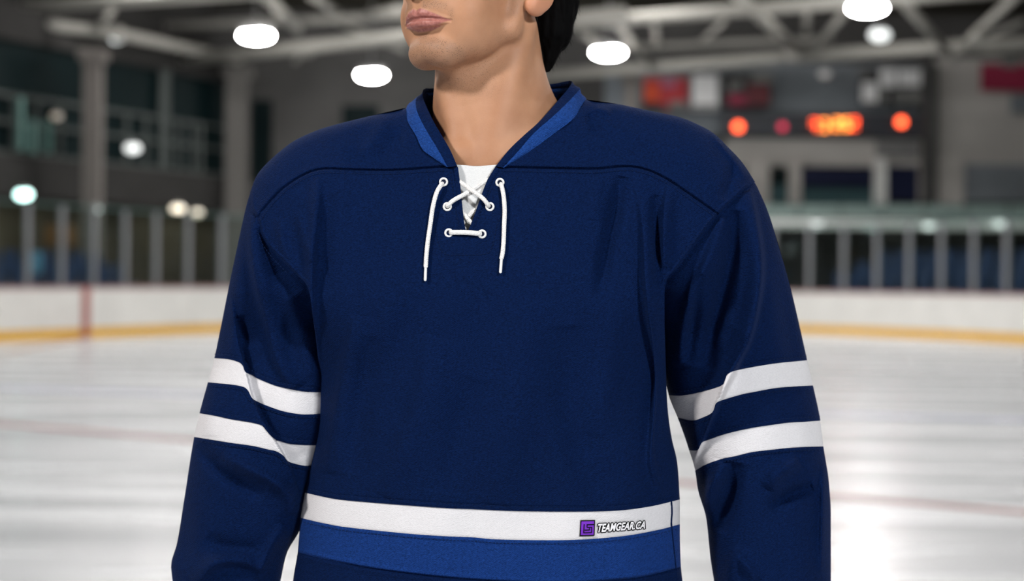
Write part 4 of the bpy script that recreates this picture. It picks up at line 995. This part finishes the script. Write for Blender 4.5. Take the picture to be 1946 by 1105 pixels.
# ---- lamps, and glowing balls for reflections
dif = mat('lamp_diffuser', (1, 1, 1), .5, emit=(1.0, .98, .955), es=LAMP_L); hous = mat('lamp_housing', (.25, .25, .25), .5)
dif_c = mat('cool_small_glow', (1, 1, 1), .5, emit=(.62, 1.0, .93), es=6); dif_w = mat('warm_reflection_glow', (1, 1, 1), .5, emit=(1, .86, .62), es=2.0); dif_g = mat('dim_lamp_or_reflection', (1, 1, 1), .5, emit=(.95, 1, .98), es=1.3)
def lamp(p, rz, label, group=None, size=(1.0, .62)):
    o = thing('hall_lamp', p, label, 'lamp', group); x, y, z = p
    MB().box((x, y, z+.16), (size[0]*.8, size[1]*.8, .2), rz, .03).build('housing', hous, o); MB().ball((x, y, z), .5, (size[0]*.86, size[1]*.9, .30), 20).build('diffuser', dif, o, True)
    MB().tube((x, y, z+.25), (x, y, 10.8), .02, 8).build('hanging_rod', hous, o)
    return o
for (px, py, lb) in ((487, 68, 'bright lamp between the glazed wall and the head, higher of the two'), (706, 143, 'bright lamp just left of the face, at chin height'), (1156, 100, 'bright lamp just right of the black hair'), (1648, 15, 'bright lamp at the top beside the V shaped truss')):
    z = 7.75; p = Wz(px, py, z); lamp(p, radians(20), lb)
for y in (7, 13, 20, 27, 34, 41):
    for x in ((-11, -5.5, 5.5, 11) if y == 7 else (-9, -3, 3, 9)):
        if y > 20 and abs(x) < 2: continue
        lamp((x, y, 8.2 if y < 20 else 9.9), radians(20), 'overhead hall lamp hanging above the ice outside the picture', 'overhead hall lamps')
def small_glow(px, py, Y, m, r, label):  # glowing ball, used for dim lamps and for reflections alike
    p = W(px, py, Y); o = thing('lamp_or_reflection', p, label, 'lamp'); MB().ball(p, r, (1.3, .6, .8), 16).build('glow_ball', m, o, True); MB().tube((p[0], p[1], p[2]+r*.5), (p[0], p[1], p[2]+r*1.2), r*.5, 12).build('cap', hous, o)
small_glow(45, 370, 40.0, dif_c, .16, 'small mint-white glow near the frame edge above the rink glass')
small_glow(252, 282, 45.0, dif_g, .17, 'round white reflection glowing in the dark glazing')  # emissive ball in place of a reflection in the window
small_glow(338, 397, 46.0, dif_w, .15, 'warm round glowing reflection, left one of a close pair above the glass')  # this pair and the next two: reflections in glass, built as glowing balls
small_glow(375, 405, 46.5, dif_w, .12, 'warm round glowing reflection, right one of a close pair above the glass')
small_glow(182, 397, 41.2, dif_g, .10, 'faint round glowing reflection at the foot of the tall steel column')
small_glow(107, 221, 43.0, mat('amber_reflection_glow', (1, 1, 1), .5, emit=(1, .6, .2), es=.16), .12, 'faint amber glowing reflection in the dark glazing near the frame edge')
small_glow(220, 71, 45, dif_g, .2, 'dim white lamp on the truss above the tall column')
small_glow(1672, 66, 47, dif_g, .24, 'dim white lamp right below the bright lamp at the top')
small_glow(1567, 141, 54, mat('faint_lamp', (1, 1, 1), .5, emit=(1, 1, .95), es=.15), .16, 'very faint round lamp on the slate wall between banners')
for px, py in ((1553, 427), (1766, 430), (1899, 426)): small_glow(px, py, YB-5.3, dif_g, .13, {1553: 'glowing reflection on the balcony closest to the jersey sleeve', 1766: 'glowing reflection on the balcony in the middle of three', 1899: 'glowing reflection on the balcony closest to the frame edge'}[px])  # emissive balls stand in for reflections on the balcony front
# ---- scoreboard
led = mat('red_led', (.3, .02, .01), .5, emit=(1, .10, .03), es=6); led_d = mat('dim_red_led', (.3, .02, .05), .5, emit=(.9, .05, .12), es=1.5); led_o = mat('orange_led', (.4, .1, .02), .5, emit=(1, .30, .05), es=4)
sb = thing('scoreboard', W(1570, 238, YB-1), 'long dark scoreboard with glowing red lights and an orange clock', 'scoreboard')
panel(1372, 214, 1752, 262, YB-1, .35, mat('scoreboard_case', (.035, .042, .055), .5), 'case', sb, .04)
for (px, py, r, m) in ((1403, 241, .16, led), (1487, 241, .12, led_d), (1713, 232, .16, led)): MB().ball(W(px, py, YB-1.08), r, (1, .3, 1), 16).build('indicator_light', m, sb, True)
def digit(px, py, segs, m):
    c = W(px, py, YB-1.1); mb = MB(); s, h_ = .085, .10
    D_ = {'a': (0, 2*h_, s*2, 0), 'g': (0, 0, s*2, 0), 'd': (0, -2*h_, s*2, 0), 'b': (s, h_, 0, 2*h_), 'c': (s, -h_, 0, 2*h_), 'f': (-s, h_, 0, 2*h_), 'e': (-s, -h_, 0, 2*h_)}
    for k in segs: x, z, w_, hh = D_[k]; mb.box((c[0]+x, c[1], c[2]+z*.8), (w_+.045, .05, hh*.8+.045))
    mb.build('clock_digit', m, sb)
led_o2 = mat('orange_digit', (.4, .1, .02), .5, emit=(1, .30, .05), es=6.5); led_r2 = mat('red_digit', (.4, .05, .02), .5, emit=(1, .08, .02), es=6.5)
digit(1548, 238, 'bcag', led_r2); digit(1566, 238, 'abcd', led_o2); digit(1590, 236, 'abdeg', led_o2); digit(1608, 236, 'afgcd', led_o2); digit(1623, 235, 'abged', led_r2)
# ---- banners
def banner(x0, y0, x1, y1, Y, m, label, patches=()):
    c = W((x0+x1)/2, y0, Y); o = thing('banner', c, label, 'banner', 'banners on the back wall'); o2 = panel(x0, y0, x1, y1, Y, .03, m, 'cloth', o)
    p, q_ = W(x0-3, y0-2, Y), W(x1+3, y0-2, Y); MB().tube(p, q_, .04, 8).build('rod', hous, o)
    for (a, b2, c2, d2, mm) in patches: panel(a, b2, c2, d2, Y-.03, .02, mm, 'patch', o)
red = mat('banner_red', (.48, .020, .03), .6); orange = mat('banner_orange', (.75, .075, .012), .6); bwhite = mat('banner_white', (.90, .90, .90), .7); bblack = mat('banner_black', (.018, .018, .02), .7); crim = mat('banner_crimson', (.32, .016, .06), .6); pink = mat('banner_pink', (.45, .13, .22), .6); gry = mat('banner_grey', (.22, .22, .21), .7); maroon = mat('banner_maroon', (.12, .010, .018), .6)
YS = YB-1.2
banner(1224, 148, 1306, 208, YS, red, 'orange and red banner next to the pale column', [(1224, 160, 1252, 194, orange), (1256, 150, 1286, 166, pink), (1224, 196, 1262, 208, bblack), (1272, 192, 1304, 208, gry)])
banner(1316, 142, 1364, 208, YS, bwhite, 'narrow plain white banner', [(1318, 200, 1362, 206, gry)])
banner(1370, 140, 1466, 204, YS, bblack, 'black banner with a maroon block and pale marks', [(1420, 160, 1462, 200, maroon), (1428, 138, 1468, 158, gry), (1384, 156, 1396, 174, gry), (1400, 150, 1412, 168, gry), (1384, 180, 1418, 200, crim)])
banner(1634, 134, 1752, 198, YS, bblack, 'black and white patterned banner above the scoreboard end', [(1672, 128, 1704, 166, bwhite), (1708, 130, 1750, 164, bwhite), (1638, 156, 1668, 194, bwhite), (1674, 168, 1686, 196, gry), (1702, 172, 1722, 196, gry), (1728, 170, 1748, 196, gry), (1634, 136, 1648, 150, gry)])
banner(1864, 122, 1990, 174, YS+.2, crim, 'crimson banner cut by the frame edge', [(1905, 112, 1935, 128, gry), (1920, 180, 1975, 215, slate)])
